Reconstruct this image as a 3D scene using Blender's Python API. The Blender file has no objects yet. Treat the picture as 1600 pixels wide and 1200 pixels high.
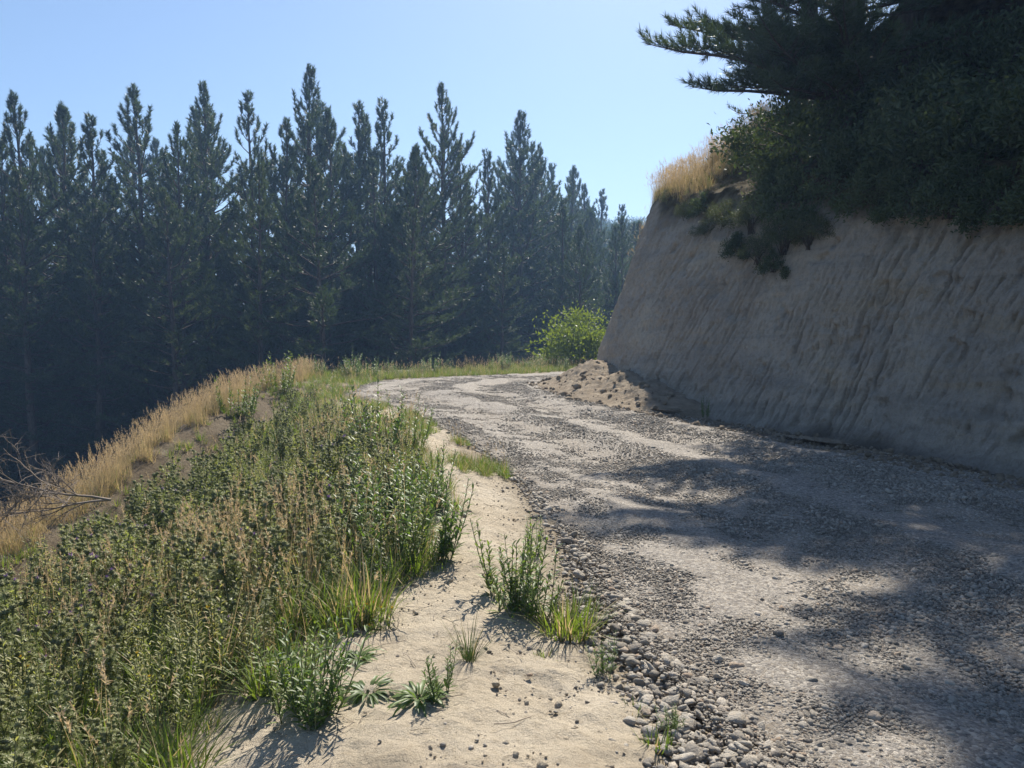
import bpy, math, random
import numpy as np
from mathutils import Vector

R = math.radians
rng = np.random.default_rng(7)
random.seed(7)
scene = bpy.context.scene
C = scene.collection

# ------------------------------------------------------------------ camera, sky, sun, exposure
CAM_Z, PITCH, FPX = 1.6, R(3.8), 1200.0
cam_d = bpy.data.cameras.new('camera')
cam_d.sensor_width = 36.0
cam_d.lens = 27.0
cam_d.clip_start = 0.05
cam_d.clip_end = 5000.0
cam = bpy.data.objects.new('camera', cam_d)
cam.location = (0, 0, CAM_Z)
cam.rotation_euler = (math.pi / 2 - PITCH, 0, 0)
C.objects.link(cam)
scene.camera = cam

SUN_AZ, SUN_EL = R(14.0), R(47.0)          # azimuth to the right of straight ahead (+Y)
world = bpy.data.worlds.new('World')
scene.world = world
world.use_nodes = True
wn = world.node_tree.nodes
wl = world.node_tree.links
bg = wn['Background']
sky = wn.new('ShaderNodeTexSky')
sky.sky_type = 'NISHITA'
sky.sun_disc = False
sky.sun_elevation = SUN_EL
sky.sun_rotation = SUN_AZ
sky.air_density = 1.0
sky.dust_density = 0.6
sky.ozone_density = 3.0
wl.new(sky.outputs[0], bg.inputs[0])
bg.inputs[1].default_value = 0.075

sun_d = bpy.data.lights.new('sun', 'SUN')
sun_d.energy = 5.0
sun_d.angle = R(0.5)
sun_d.color = (1.0, 0.93, 0.82)
sun = bpy.data.objects.new('sun', sun_d)
sdir = Vector((math.sin(SUN_AZ) * math.cos(SUN_EL), math.cos(SUN_AZ) * math.cos(SUN_EL), math.sin(SUN_EL)))
sun.rotation_euler = sdir.to_track_quat('Z', 'Y').to_euler()
sun.location = (20, 60, 60)
C.objects.link(sun)

scene.view_settings.view_transform = 'Standard'
scene.view_settings.look = 'None'
scene.view_settings.exposure = 0.9
scene.view_settings.gamma = 1.0
scene.render.engine = 'CYCLES'
scene.cycles.use_denoising = True
scene.cycles.denoiser = 'OPENIMAGEDENOISE'
scene.cycles.max_bounces = 4
scene.cycles.diffuse_bounces = 3
scene.cycles.transmission_bounces = 4
scene.cycles.volume_bounces = 0
scene.cycles.sample_clamp_indirect = 4.0

# ------------------------------------------------------------------ small maths
def smooth(e0, e1, x):
    t = np.clip((np.asarray(x, float) - e0) / (e1 - e0), 0, 1)
    return t * t * (3 - 2 * t)

def _hash(ix, iy, seed):
    n = (ix.astype(np.int64) * 374761393 + iy.astype(np.int64) * 668265263 + seed * 1442695041) & 0x7fffffff
    n = ((n ^ (n >> 13)) * 1274126177) & 0x7fffffff
    n = (n ^ (n >> 16)) & 0xffff
    return n / 65535.0

def vnoise(x, y, seed=0):
    x = np.asarray(x, float); y = np.asarray(y, float)
    ix = np.floor(x); iy = np.floor(y)
    fx = x - ix; fy = y - iy
    fx = fx * fx * (3 - 2 * fx); fy = fy * fy * (3 - 2 * fy)
    a = _hash(ix, iy, seed); b = _hash(ix + 1, iy, seed)
    c = _hash(ix, iy + 1, seed); d = _hash(ix + 1, iy + 1, seed)
    return (a * (1 - fx) + b * fx) * (1 - fy) + (c * (1 - fx) + d * fx) * fy * 1.0

def fbm(x, y, octv=4, seed=0, gain=0.5):
    s = 0; a = 1; t = 0
    for i in range(octv):
        s = s + a * (vnoise(x, y, seed + i * 17) - 0.5)
        t += a; a *= gain
        x = np.asarray(x) * 2.03 + 3.1; y = np.asarray(y) * 2.03 + 1.7
    return 2 * s / t

def spline(pts, n=40):
    """dense polyline through the points (Catmull-Rom)"""
    P = np.array(pts, float)
    P = np.vstack([2 * P[0] - P[1], P, 2 * P[-1] - P[-2]])
    out = []
    for i in range(1, len(P) - 2):
        t = np.linspace(0, 1, n, endpoint=False)[:, None]
        p0, p1, p2, p3 = P[i - 1], P[i], P[i + 1], P[i + 2]
        out.append(0.5 * ((2 * p1) + (-p0 + p2) * t + (2 * p0 - 5 * p1 + 4 * p2 - p3) * t ** 2 + (-p0 + 3 * p1 - 3 * p2 + p3) * t ** 3))
    out.append(P[-2][None])
    return np.vstack(out)

def resample(poly, n=None, step=None, w=None):
    d = np.r_[0, np.cumsum(np.linalg.norm(np.diff(poly, axis=0), axis=1))]
    if n is None and w is None: n = int(d[-1] / step) + 1
    t = np.linspace(0, d[-1], n) if w is None else w * d[-1]
    return np.stack([np.interp(t, d, poly[:, k]) for k in range(poly.shape[1])], 1)

def sdist(poly, x, y):
    """signed distance to a polyline walked forward, positive on its left side"""
    x = np.asarray(x, float).ravel(); y = np.asarray(y, float).ravel()
    if x.size < 3000:
        a = poly[:-1]; e = poly[1:] - a
        rx = x[:, None] - a[None, :, 0]; ry = y[:, None] - a[None, :, 1]
        t = np.clip((rx * e[:, 0] + ry * e[:, 1]) / (e ** 2).sum(1), 0, 1)
        dx = rx - t * e[:, 0]; dy = ry - t * e[:, 1]
        d2 = dx * dx + dy * dy; i = d2.argmin(1); k = np.arange(len(x))
        return np.sqrt(d2[k, i]) * np.where(e[i, 0] * dy[k, i] - e[i, 1] * dx[k, i] >= 0, 1, -1)
    best = np.full(x.shape, 1e18); sg = np.zeros(x.shape)
    for a, b in zip(poly[:-1], poly[1:]):
        e = b - a; L = e @ e
        t = np.clip(((x - a[0]) * e[0] + (y - a[1]) * e[1]) / L, 0, 1)
        dx = x - a[0] - t * e[0]; dy = y - a[1] - t * e[1]
        d2 = dx * dx + dy * dy
        m = d2 < best
        best = np.where(m, d2, best)
        sg = np.where(m, e[0] * dy - e[1] * dx, sg)
    return np.sqrt(best) * np.where(sg >= 0, 1, -1)

# ------------------------------------------------------------------ plan of the place
ROAD_L = [(1.2, -8), (1.0, -2), (0.92, 1), (0.80, 2.8), (0.52, 4), (0.42, 5.6), (0.16, 7.3), (-0.25, 9), (-0.95, 11), (-1.75, 13),
          (-3.0, 15), (-3.75, 17), (-3.5, 19.2), (-2.2, 20.9), (0, 22.6), (2.6, 25.5), (6, 29), (12, 32), (26, 36)]
ROAD_R = [(9.2, -8), (8.3, -2), (7.7, 1), (7.2, 3), (6.5, 5), (5.75, 7), (4.65, 9.4), (3.7, 11.3), (2.75, 13.0), (1.85, 15),
          (1.25, 17), (1.15, 18.8), (1.8, 20.4), (3.8, 22.0), (6.5, 24.0), (13, 27), (27, 31)]
BANK = [(10.2, -8), (9.2, -2), (8.5, 1), (7.9, 3), (7.2, 5), (6.35, 7.1), (5.15, 9.7), (4.15, 11.7), (3.2, 13.5), (2.4, 15.2),
        (1.85, 17), (1.75, 18.7), (2.4, 20.0), (4.1, 21.5), (7.1, 23.3), (13.6, 26.2), (27.5, 30)]
OUTER = [(-5.4, -12), (-5.3, 0), (-5.2, 6), (-5.15, 12), (-5.2, 17), (-5.0, 20), (-3.7, 22.8), (-0.8, 24.7), (2.0, 28), (5.5, 31.5), (12, 34.5), (27, 39), (60, 50)]
pl_L = resample(spline(ROAD_L, 12), 110)
pl_R = resample(spline(ROAD_R, 12), 110)
pl_B = resample(spline(BANK, 12), 160)
pl_O = resample(spline(OUTER, 10), 120)

def height(x, y, micro=True):
    shp = np.shape(x)
    x = np.asarray(x, float).ravel(); y = np.asarray(y, float).ravel()
    z = 0.36 * smooth(4, 19.5, y)
    dl = sdist(pl_L, x, y)                    # left of the road's outer edge
    so = sdist(pl_O, x, y)                    # outside the platform
    near = smooth(17, 13, y)
    # sandy bund along the road edge
    bw = 0.6 + 0.25 * vnoise(y * 0.5, y * 0 + 3.3, 5)
    z += 0.13 * np.exp(-((dl - 0.85) / bw) ** 2) * near
    # the verge tilts down to the drop
    tilt = 0.22 * smooth(15, 7.5, y)
    z -= tilt * np.clip(dl - 1.5, 0, 6)
    # hollow behind the lip
    hol = smooth(3.5, 6, y) * smooth(17, 13, y)
    z -= 0.62 * np.exp(-((so + 0.85) / 0.34) ** 2) * hol
    z += 0.12 * np.exp(-((so + 0.1) / 0.45) ** 2)
    # the drop
    so2 = np.clip(so, 0, None)
    z -= 9.5 * np.tanh(so2 * 0.72 / 9.5)
    # far hillside
    z += 30 * smooth(75, 330, y - 0.10 * np.abs(x)) * smooth(5, 40, so2)
    z += 14 * smooth(70, 220, -x) * smooth(5, 40, so2)
    z += smooth(4, 30, so2) * 1.2 * fbm(x * 0.05, y * 0.05, 3, 3)
    if micro:
        z += 0.035 * fbm(x * 1.3, y * 1.3, 3, 11) + 0.012 * fbm(x * 7, y * 7, 2, 23) * smooth(0, 0.3, dl)
        # shallow wheel tracks
        dr = sdist(pl_R, x, y)
        t = np.clip(-dl / np.maximum(-dl + dr, 0.5), 0, 1)
        inroad = (dl < 0) & (dr > 0)
        z -= np.where(inroad, 0.025 * (np.exp(-((t - 0.3) / 0.07) ** 2) + np.exp(-((t - 0.62) / 0.07) ** 2)), 0)
    return z.reshape(shp)

cp, sp = math.cos(PITCH), math.sin(PITCH)
def ray(px, py):
    u = (px - 800) / FPX; v = (600 - py) / FPX
    d = np.array([u, cp + v * sp, v * cp - sp])
    return d / np.linalg.norm(d)
def at_depth(px, py, depth):
    d = ray(px, py); k = depth / d[1]
    return np.array([0, 0, CAM_Z]) + d * k
def ground_at(px, py):
    d = ray(px, py)
    t = np.concatenate([np.linspace(1.5, 12, 500), np.linspace(12.02, 60, 900)])
    P = np.array([0, 0, CAM_Z]) + d * t[:, None]
    below = P[:, 2] < height(P[:, 0], P[:, 1], False)
    i = int(np.argmax(below)) if below.any() else len(t) - 1
    return P[i]
def project(P):
    P = np.atleast_2d(P)
    z = P[:, 2] - CAM_Z
    f = P[:, 1] * cp - z * sp; u = P[:, 1] * sp + z * cp
    return np.stack([800 + FPX * P[:, 0] / np.maximum(f, 1e-3), 600 - FPX * u / np.maximum(f, 1e-3), f], 1)

# ------------------------------------------------------------------ mesh collecting and tagging
class MB:
    """collects vertices and faces; build() links them as ONE mesh object"""
    def __init__(s): s.v = []; s.f = {3: [], 4: []}; s.m = {3: [], 4: []}; s.n = 0
    def add(s, V, F, mi=0):
        V = np.asarray(V, float).reshape(-1, 3); F = np.asarray(F, int)
        k = F.shape[1]
        s.v.append(V); s.f[k].append(F + s.n); s.m[k].append(np.full(len(F), mi)); s.n += len(V)
    def tube(s, P, r, sides=6, mi=0, cap=True):
        P = np.asarray(P, float); r = np.broadcast_to(np.asarray(r, float), (len(P),))
        T = np.gradient(P, axis=0); T /= np.linalg.norm(T, axis=1)[:, None] + 1e-9
        ref = np.where(np.abs(T[:, 2:3]) > 0.9, np.array([[1.0, 0, 0]]), np.array([[0, 0, 1.0]]))
        A = np.cross(T, ref); A /= np.linalg.norm(A, axis=1)[:, None] + 1e-9
        B = np.cross(T, A)
        th = np.linspace(0, 2 * np.pi, sides, endpoint=False)
        V = P[:, None] + r[:, None, None] * (np.cos(th)[None, :, None] * A[:, None] + np.sin(th)[None, :, None] * B[:, None])
        n = len(P); i = np.arange(n - 1)[:, None] * sides; j = np.arange(sides)[None]; j2 = (j + 1) % sides
        F = np.stack([i + j, i + j2, i + sides + j2, i + sides + j], -1).reshape(-1, 4)
        s.add(V.reshape(-1, 3), F, mi)
    def mesh(s, name, mats, flat=False):
        V = np.vstack(s.v)
        me = bpy.data.meshes.new(name)
        F3 = np.vstack(s.f[3]) if s.f[3] else np.zeros((0, 3), int)
        F4 = np.vstack(s.f[4]) if s.f[4] else np.zeros((0, 4), int)
        mi = np.concatenate([*(s.m[3]), *(s.m[4])]) if (s.m[3] or s.m[4]) else np.zeros(0)
        me.vertices.add(len(V)); me.vertices.foreach_set('co', V.astype(np.float32).ravel())
        me.loops.add(F3.size + F4.size)
        me.loops.foreach_set('vertex_index', np.concatenate([F3.ravel(), F4.ravel()]).astype(np.int32))
        np_ = len(F3) + len(F4)
        me.polygons.add(np_)
        st = np.concatenate([np.arange(len(F3)) * 3, len(F3) * 3 + np.arange(len(F4)) * 4])
        me.polygons.foreach_set('loop_start', st.astype(np.int32))
        for m in (mats if isinstance(mats, (list, tuple)) else [mats]): me.materials.append(m)
        me.polygons.foreach_set('material_index', mi.astype(np.int32))
        me.polygons.foreach_set('use_smooth', np.full(np_, not flat))
        me.update(calc_edges=True)
        return me
    def build(s, name, mats, parent=None, flat=False):
        return link(name, s.mesh(name, mats, flat), parent)

def link(name, me, parent=None):
    o = bpy.data.objects.new(name, me); C.objects.link(o)
    if parent is not None: o.parent = parent
    return o
def tag(o, label=None, cat=None, group=None, kind=None):
    if label: o['label'] = label
    if cat: o['category'] = cat
    if group: o['group'] = group
    if kind: o['kind'] = kind
    return o
def empty(name, loc=(0, 0, 0), rz=0, scale=1.0):
    o = bpy.data.objects.new(name, None); C.objects.link(o)
    o.location = loc; o.rotation_euler = (0, 0, rz)
    o.scale = (scale,) * 3 if np.isscalar(scale) else scale
    o.empty_display_size = 0.1
    return o
def plant(name, parts, loc, rz, scale, label, cat, group=None, tiltx=0, tilty=0):
    """a thing at loc made of shared part meshes [(part name, mesh), ...]"""
    r = empty(name, loc, rz, scale)
    r.rotation_euler = (tiltx, tilty, rz)
    for pn, me in parts:
        q = link(pn, me, r)
        if pn in ('flower_heads', 'petals', 'leaves', 'blades', 'flowers'): q['kind'] = 'stuff'      # too small to pick apart one by one
    return tag(r, label, cat, group)
def grid_faces(n, m):
    i = np.arange(n - 1)[:, None] * m; j = np.arange(m - 1)[None]
    return np.stack([i + j, i + j + 1, i + m + j + 1, i + m + j], -1).reshape(-1, 4)
def add_attr(me, name, vals):
    a = me.attributes.new(name, 'FLOAT', 'POINT'); a.data.foreach_set('value', np.asarray(vals, np.float32).ravel())

# ------------------------------------------------------------------ materials
class NT:
    def __init__(s, name):
        s.mat = bpy.data.materials.new(name); s.mat.use_nodes = True
        s.t = s.mat.node_tree; s.b = s.t.nodes['Principled BSDF']; s.out = s.t.nodes['Material Output']
    def n(s, typ, **kw):
        x = s.t.nodes.new('ShaderNode' + typ)
        for k, v in kw.items(): setattr(x, k, v)
        return x
    def l(s, a, b): s.t.links.new(a, b)
    def coord(s): return s.n('TexCoord').outputs['Object']
    def pos(s): return s.n('NewGeometry').outputs['Position']
    def noise(s, vec, scale, detail=4, rough=0.55, dist=0.0):
        x = s.n('TexNoise'); s.l(vec, x.inputs['Vector'])
        x.inputs['Scale'].default_value = scale; x.inputs['Detail'].default_value = detail
        x.inputs['Roughness'].default_value = rough; x.inputs['Distortion'].default_value = dist
        return x.outputs['Fac']
    def voro(s, vec, scale, feature='F1', out='Distance'):
        x = s.n('TexVoronoi', feature=feature); s.l(vec, x.inputs['Vector']); x.inputs['Scale'].default_value = scale
        return x.outputs[out]
    def ramp(s, fac, stops, interp='LINEAR'):
        x = s.n('ValToRGB'); s.l(fac, x.inputs[0]); e = x.color_ramp.elements; x.color_ramp.interpolation = interp
        while len(e) < len(stops): e.new(0.5)
        for k, (p, c) in enumerate(stops):
            e[k].position = p; e[k].color = (*c, 1) if len(c) == 3 else c
        return x.outputs[0]
    def mix(s, fac, a, b, mode='MIX'):
        x = s.n('Mix', data_type='RGBA', blend_type=mode)
        for v, i in ((fac, 0), (a, 6), (b, 7)):
            if hasattr(v, 'is_linked') or hasattr(v, 'links'): s.l(v, x.inputs[i])
            else: x.inputs[i].default_value = v if i == 0 else ((*v, 1) if len(v) == 3 else v)
        return x.outputs[2]
    def math(s, op, a, b=None, clamp=False):
        x = s.n('Math', operation=op, use_clamp=clamp)
        for v, i in ((a, 0), (b, 1)):
            if v is None: continue
            if hasattr(v, 'links'): s.l(v, x.inputs[i])
            else: x.inputs[i].default_value = v
        return x.outputs[0]
    def mapr(s, v, a, b, c, d):
        x = s.n('MapRange'); s.l(v, x.inputs[0])
        for i, k in enumerate((a, b, c, d)): x.inputs[i + 1].default_value = k
        return x.outputs[0]
    def scalev(s, vec, sc):
        x = s.n('Mapping'); s.l(vec, x.inputs[0]); x.inputs['Scale'].default_value = sc
        return x.outputs[0]
    def attr(s, name): return s.n('Attribute', attribute_name=name).outputs['Fac']
    def bump(s, h, dist, strength=1.0, prev=None):
        x = s.n('Bump'); s.l(h, x.inputs['Height']); x.inputs['Distance'].default_value = dist; x.inputs['Strength'].default_value = strength
        if prev is not None: s.l(prev, x.inputs['Normal'])
        return x.outputs[0]
    def done(s, col, rough=0.9, normal=None, spec=0.25):
        if hasattr(col, 'links'): s.l(col, s.b.inputs['Base Color'])
        else: s.b.inputs['Base Color'].default_value = (*col, 1)
        if hasattr(rough, 'links'): s.l(rough, s.b.inputs['Roughness'])
        else: s.b.inputs['Roughness'].default_value = rough
        s.b.inputs['Specular IOR Level'].default_value = spec
        if normal is not None: s.l(normal, s.b.inputs['Normal'])
        return s.mat

def leaf_mat(name, c1, c2, trans=0.35, rough=0.55, spec=0.3, tcol=None, c3=None):
    """leaf: colour varies from leaf to leaf and plant to plant, light passes through"""
    m = NT(name)
    isl = m.n('NewGeometry').outputs['Random Per Island']
    ob = m.n('ObjectInfo').outputs['Random']
    f = m.math('ADD', m.math('MULTIPLY', isl, 0.55), m.math('MULTIPLY', ob, 0.45))
    stops = [(0.0, c1), (1.0, c2)] if c3 is None else [(0.0, c1), (0.8, c2), (1.0, c3)]
    col = m.ramp(f, stops)
    m.done(col, rough, None, spec)
    tr = m.n('BsdfTranslucent')
    tc = m.mix(1.0, col, tcol or (1.0, 1.25, 0.55), 'MULTIPLY')
    m.l(tc, tr.inputs[0])
    mx = m.n('MixShader'); mx.inputs[0].default_value = trans
    m.l(m.b.outputs[0], mx.inputs[1]); m.l(tr.outputs[0], mx.inputs[2]); m.l(mx.outputs[0], m.out.inputs[0])
    return m.mat

def mat_sand():
    m = NT('sandy_soil'); p = m.pos()
    big = m.noise(p, 0.9, 5, 0.6); fine = m.noise(p, 26, 6, 0.7); grit = m.noise(p, 160, 3, 0.7)
    col = m.ramp(big, [(0.3, (0.42, 0.35, 0.255)), (0.5, (0.53, 0.455, 0.345)), (0.72, (0.62, 0.545, 0.43))])
    col = m.mix(m.mapr(fine, 0.30, 0.5, 0.7, 0.0), col, (0.38, 0.31, 0.22))
    col = m.mix(m.mapr(grit, 0.60, 0.68, 0, 0.75), col, (0.2, 0.16, 0.115))
    # damp brown soil patches and plant litter, plus the painted shade of the hollow
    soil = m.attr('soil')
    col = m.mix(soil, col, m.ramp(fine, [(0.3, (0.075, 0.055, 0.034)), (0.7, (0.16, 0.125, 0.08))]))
    cr = m.voro(p, 3.2, 'DISTANCE_TO_EDGE')
    crw = m.noise(p, 6, 4, 0.6)
    n = m.bump(m.noise(p, 14, 7, 0.72), 0.06, 0.9)
    n = m.bump(m.noise(p, 70, 5, 0.7), 0.010, 0.9, n)
    n = m.bump(grit, 0.003, 0.8, n)
    return m.done(col, 0.95, n, 0.15)

def mat_road():
    m = NT('gravel_road'); p = m.pos()
    tr = m.attr('track'); wet = m.attr('damp')
    v1 = m.n('TexVoronoi'); m.l(p, v1.inputs[0]); v1.inputs['Scale'].default_value = 62
    v2 = m.n('TexVoronoi'); m.l(p, v2.inputs[0]); v2.inputs['Scale'].default_value = 135
    wh = m.n('SeparateColor'); m.l(v1.outputs['Color'], wh.inputs[0])
    wh2 = m.n('SeparateColor'); m.l(v2.outputs['Color'], wh2.inputs[0])
    stone = m.ramp(wh.outputs[0], [(0.0, (0.16, 0.145, 0.13)), (0.4, (0.27, 0.245, 0.215)), (0.75, (0.37, 0.335, 0.29)), (1.0, (0.48, 0.435, 0.37))])
    stone2 = m.ramp(wh2.outputs[0], [(0.0, (0.17, 0.15, 0.13)), (0.5, (0.30, 0.265, 0.22)), (1.0, (0.45, 0.40, 0.33))])
    fine = m.noise(p, 40, 6, 0.7)
    dust = m.ramp(fine, [(0.3, (0.20, 0.17, 0.135)), (0.7, (0.345, 0.295, 0.235))])
    # which parts show stone and which show fines
    sel = m.math('ADD', m.math('MULTIPLY', tr, 0.4), m.mapr(m.noise(p, 1.8, 4, 0.6), 0.3, 0.7, 0.14, 0.32))
    a = m.math('GREATER_THAN', wh.outputs[1], sel)
    a2 = m.math('GREATER_THAN', wh2.outputs[1], sel)
    col = m.mix(a2, dust, stone2)
    col = m.mix(a, col, stone)
    dampc = m.ramp(fine, [(0.3, (0.06, 0.043, 0.028)), (0.7, (0.15, 0.112, 0.075))])
    col = m.mix(wet, col, dampc)
    h1 = m.math('MULTIPLY', m.math('SUBTRACT', 0.9, v1.outputs['Distance']), a)
    h2 = m.math('MULTIPLY', m.math('SUBTRACT', 0.9, v2.outputs['Distance']), a2)
    n = m.bump(m.noise(p, 9, 6, 0.65), 0.03, 0.6)
    n = m.bump(m.noise(p, 130, 4, 0.75), 0.008, 1.0, n)
    n = m.bump(h1, 0.007, 0.8, n)
    n = m.bump(h2, 0.004, 0.8, n)
    return m.done(col, m.mapr(wet, 0, 1, 0.9, 0.6), n, 0.25)

def mat_stone():
    m = NT('river_stone')
    r = m.n('ObjectInfo').outputs['Random']; p = m.coord()
    col = m.ramp(r, [(0.0, (0.19, 0.17, 0.15)), (0.35, (0.31, 0.285, 0.245)), (0.65, (0.42, 0.385, 0.33)), (0.88, (0.53, 0.48, 0.41)), (1.0, (0.38, 0.28, 0.20))])
    k = m.noise(p, 2.5, 5, 0.65)
    col = m.mix(m.mapr(k, 0.45, 0.7, 0, 0.6), col, (0.44, 0.36, 0.26))
    n = m.bump(m.noise(p, 5, 5, 0.65), 0.05, 0.6)
    return m.done(col, 0.85, n, 0.3)

def mat_bank():
    m = NT('cut_clay'); p = m.pos()
    big = m.noise(p, 0.55, 5, 0.6, 0.6)
    col = m.ramp(big, [(0.28, (0.42, 0.36, 0.29)), (0.5, (0.52, 0.455, 0.375)), (0.7, (0.60, 0.525, 0.41))])
    lay = m.noise(m.scalev(p, (0.25, 0.25, 2.2)), 1.3, 4, 0.6, 0.8)
    col = m.mix(m.mapr(lay, 0.5, 0.68, 0, 0.65), col, (0.34, 0.31, 0.27))
    col = m.mix(m.mapr(lay, 0.34, 0.46, 0.5, 0), col, (0.54, 0.42, 0.27))
    fine = m.noise(p, 13, 6, 0.75)
    col = m.mix(m.mapr(fine, 0.32, 0.55, 0.6, 0), col, (0.30, 0.25, 0.20))
    spk = m.noise(p, 70, 4, 0.7)
    col = m.mix(m.mapr(spk, 0.6, 0.72, 0, 0.5), col, (0.60, 0.53, 0.42))
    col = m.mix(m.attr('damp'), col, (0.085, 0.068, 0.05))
    col = m.mix(m.attr('turf'), col, m.ramp(m.noise(p, 5, 5, 0.6), [(0.35, (0.06, 0.045, 0.025)), (0.55, (0.13, 0.105, 0.055)), (0.7, (0.20, 0.155, 0.08))]))
    n = m.bump(m.noise(m.scalev(p, (1, 1, 0.35)), 7, 6, 0.7), 0.10, 1.0)
    n = m.bump(m.noise(p, 38, 5, 0.75), 0.04, 1.0, n)
    return m.done(col, 0.95, n, 0.1)

def mat_ground():
    m = NT('forest_floor'); p = m.pos()
    k = m.noise(p, 0.6, 6, 0.65); f = m.noise(p, 9, 5, 0.7)
    col = m.ramp(k, [(0.35, (0.055, 0.042, 0.026)), (0.5, (0.075, 0.07, 0.033)), (0.68, (0.14, 0.115, 0.06))])
    col = m.mix(m.mapr(f, 0.4, 0.65, 0, 0.6), col, (0.11, 0.08, 0.045))
    n = m.bump(f, 0.08, 0.9)
    return m.done(col, 0.95, n, 0.1)

def mat_bark(name, c1, c2):
    m = NT(name); p = m.coord()
    k = m.noise(m.scalev(p, (6, 6, 1.2)), 2.2, 5, 0.7)
    n = m.bump(k, 0.04, 0.9)
    return m.done(m.ramp(k, [(0.3, c1), (0.7, c2)]), 0.95, n, 0.1)

def mat_clod():
    m = NT('clay_clod'); p = m.pos()
    col = m.ramp(m.noise(p, 3.5, 6, 0.65), [(0.3, (0.18, 0.14, 0.095)), (0.55, (0.29, 0.235, 0.17)), (0.75, (0.40, 0.335, 0.25))])
    n = m.bump(m.noise(p, 22, 6, 0.7), 0.04, 0.9)
    n = m.bump(m.noise(p, 90, 4, 0.7), 0.01, 0.8, n)
    return m.done(col, 0.95, n, 0.12)

def mat_water():
    m = NT('muddy_water'); p = m.pos()
    n = m.bump(m.noise(p, 9, 2, 0.5), 0.01, 0.25)
    return m.done((0.16, 0.125, 0.085), 0.06, n, 0.6)

def mat_plain(name, c1, c2, rough=0.8, sc=4):
    m = NT(name); p = m.coord()
    return m.done(m.ramp(m.noise(p, sc, 4, 0.6), [(0.3, c1), (0.7, c2)]), rough, None, 0.2)

M = dict(
    sand=mat_sand(), road=mat_road(), stone=mat_stone(), bank=mat_bank(), ground=mat_ground(), clod=mat_clod(), water=mat_water(),
    bark=mat_bark('pine_bark', (0.055, 0.042, 0.034), (0.15, 0.115, 0.09)),
    twig=mat_plain('grey_dead_wood', (0.16, 0.13, 0.105), (0.30, 0.25, 0.205)),
    needle=leaf_mat('pine_needles', (0.036, 0.058, 0.034), (0.10, 0.125, 0.062), 0.34, 0.5, 0.4, (1.1, 1.2, 0.5)),
    needle2=leaf_mat('pine_needles_near', (0.035, 0.056, 0.032), (0.095, 0.125, 0.06), 0.26, 0.45, 0.4, (1.1, 1.2, 0.5)),
    thistle=leaf_mat('thistle_leaf', (0.15, 0.18, 0.075), (0.36, 0.385, 0.185), 0.62, 0.42, 0.5, (1.25, 1.3, 0.55), (0.50, 0.45, 0.27)),
    thead=leaf_mat('thistle_head', (0.19, 0.20, 0.10), (0.36, 0.35, 0.20), 0.4, 0.6, 0.25),
    purple=leaf_mat('thistle_flower', (0.20, 0.10, 0.33), (0.32, 0.18, 0.45), 0.3, 0.6, 0.2, (1, 1, 1)),
    stem=mat_plain('green_stem', (0.10, 0.125, 0.055), (0.19, 0.19, 0.095)),
    weed=leaf_mat('weed_leaf', (0.075, 0.12, 0.038), (0.17, 0.235, 0.08), 0.45, 0.45, 0.4, (1.1, 1.3, 0.4)),
    pale=leaf_mat('pale_weed_leaf', (0.19, 0.21, 0.085), (0.36, 0.36, 0.16), 0.52, 0.5, 0.4, (1.15, 1.2, 0.55), (0.50, 0.42, 0.22)),
    fresh=leaf_mat('fresh_grass', (0.085, 0.14, 0.032), (0.20, 0.25, 0.068), 0.42, 0.5, 0.35, (1.15, 1.25, 0.4), (0.30, 0.26, 0.11)),
    dry=leaf_mat('dry_grass', (0.35, 0.29, 0.175), (0.52, 0.445, 0.30), 0.42, 0.6, 0.25, (1.15, 1.0, 0.7)),
    seed=leaf_mat('dry_seed_head', (0.42, 0.32, 0.20), (0.62, 0.51, 0.36), 0.40, 0.6, 0.2, (1.1, 1.0, 0.75)),
    yellow=leaf_mat('yellow_flower', (0.60, 0.38, 0.02), (0.72, 0.50, 0.05), 0.3, 0.5, 0.2, (1, 1, 0.6)),
    shrub=leaf_mat('dark_shrub_leaf', (0.05, 0.07, 0.04), (0.13, 0.155, 0.08), 0.28, 0.62, 0.22, (1.1, 1.25, 0.45)),
    gorse=leaf_mat('grey_green_shrub_leaf', (0.055, 0.075, 0.035), (0.13, 0.14, 0.065), 0.28, 0.5, 0.35, (1.1, 1.15, 0.5)),
    willow=leaf_mat('light_shrub_leaf', (0.085, 0.13, 0.028), (0.21, 0.25, 0.06), 0.45, 0.45, 0.4, (1.2, 1.25, 0.35)),
    rush=leaf_mat('rush_blade', (0.05, 0.075, 0.025), (0.12, 0.15, 0.05), 0.3, 0.5, 0.35),
)

# ------------------------------------------------------------------ the setting: ground, verge, road, bank
def build_ground():
    def axis(lo, hi, n, k):
        t = np.linspace(-1, 1, n); s = np.sinh(t * k) / np.sinh(k)
        return np.where(s < 0, -s * lo, s * hi)
    X = axis(-420, 420, 250, 4.7) - 2; Y = axis(-260, 480, 270, 4.7) + 14
    gx, gy = np.meshgrid(X, Y, indexing='ij')
    z = height(gx, gy, False)
    so = sdist(pl_O, gx, gy).reshape(gx.shape)
    z -= 0.35 * smooth(-0.1, -0.9, so)          # runs underneath the verge and the road
    b = MB(); b.add(np.stack([gx, gy, z], -1), grid_faces(*gx.shape)[:, ::-1])
    o = b.build('ground', M['ground']); tag(o, 'dark needle strewn forest floor and gully sides beyond the road', None, None, 'structure')

# foot of the weeds against the sand, as seen from the road
WEED_EDGE = np.array([ground_at(*p)[:2] for p in [(250, 1330), (330, 1199), (385, 1100), (520, 1010), (600, 945), (690, 885), (702, 800), (692, 752), (676, 724), (664, 703), (625, 668), (565, 645), (520, 632)]])

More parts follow.
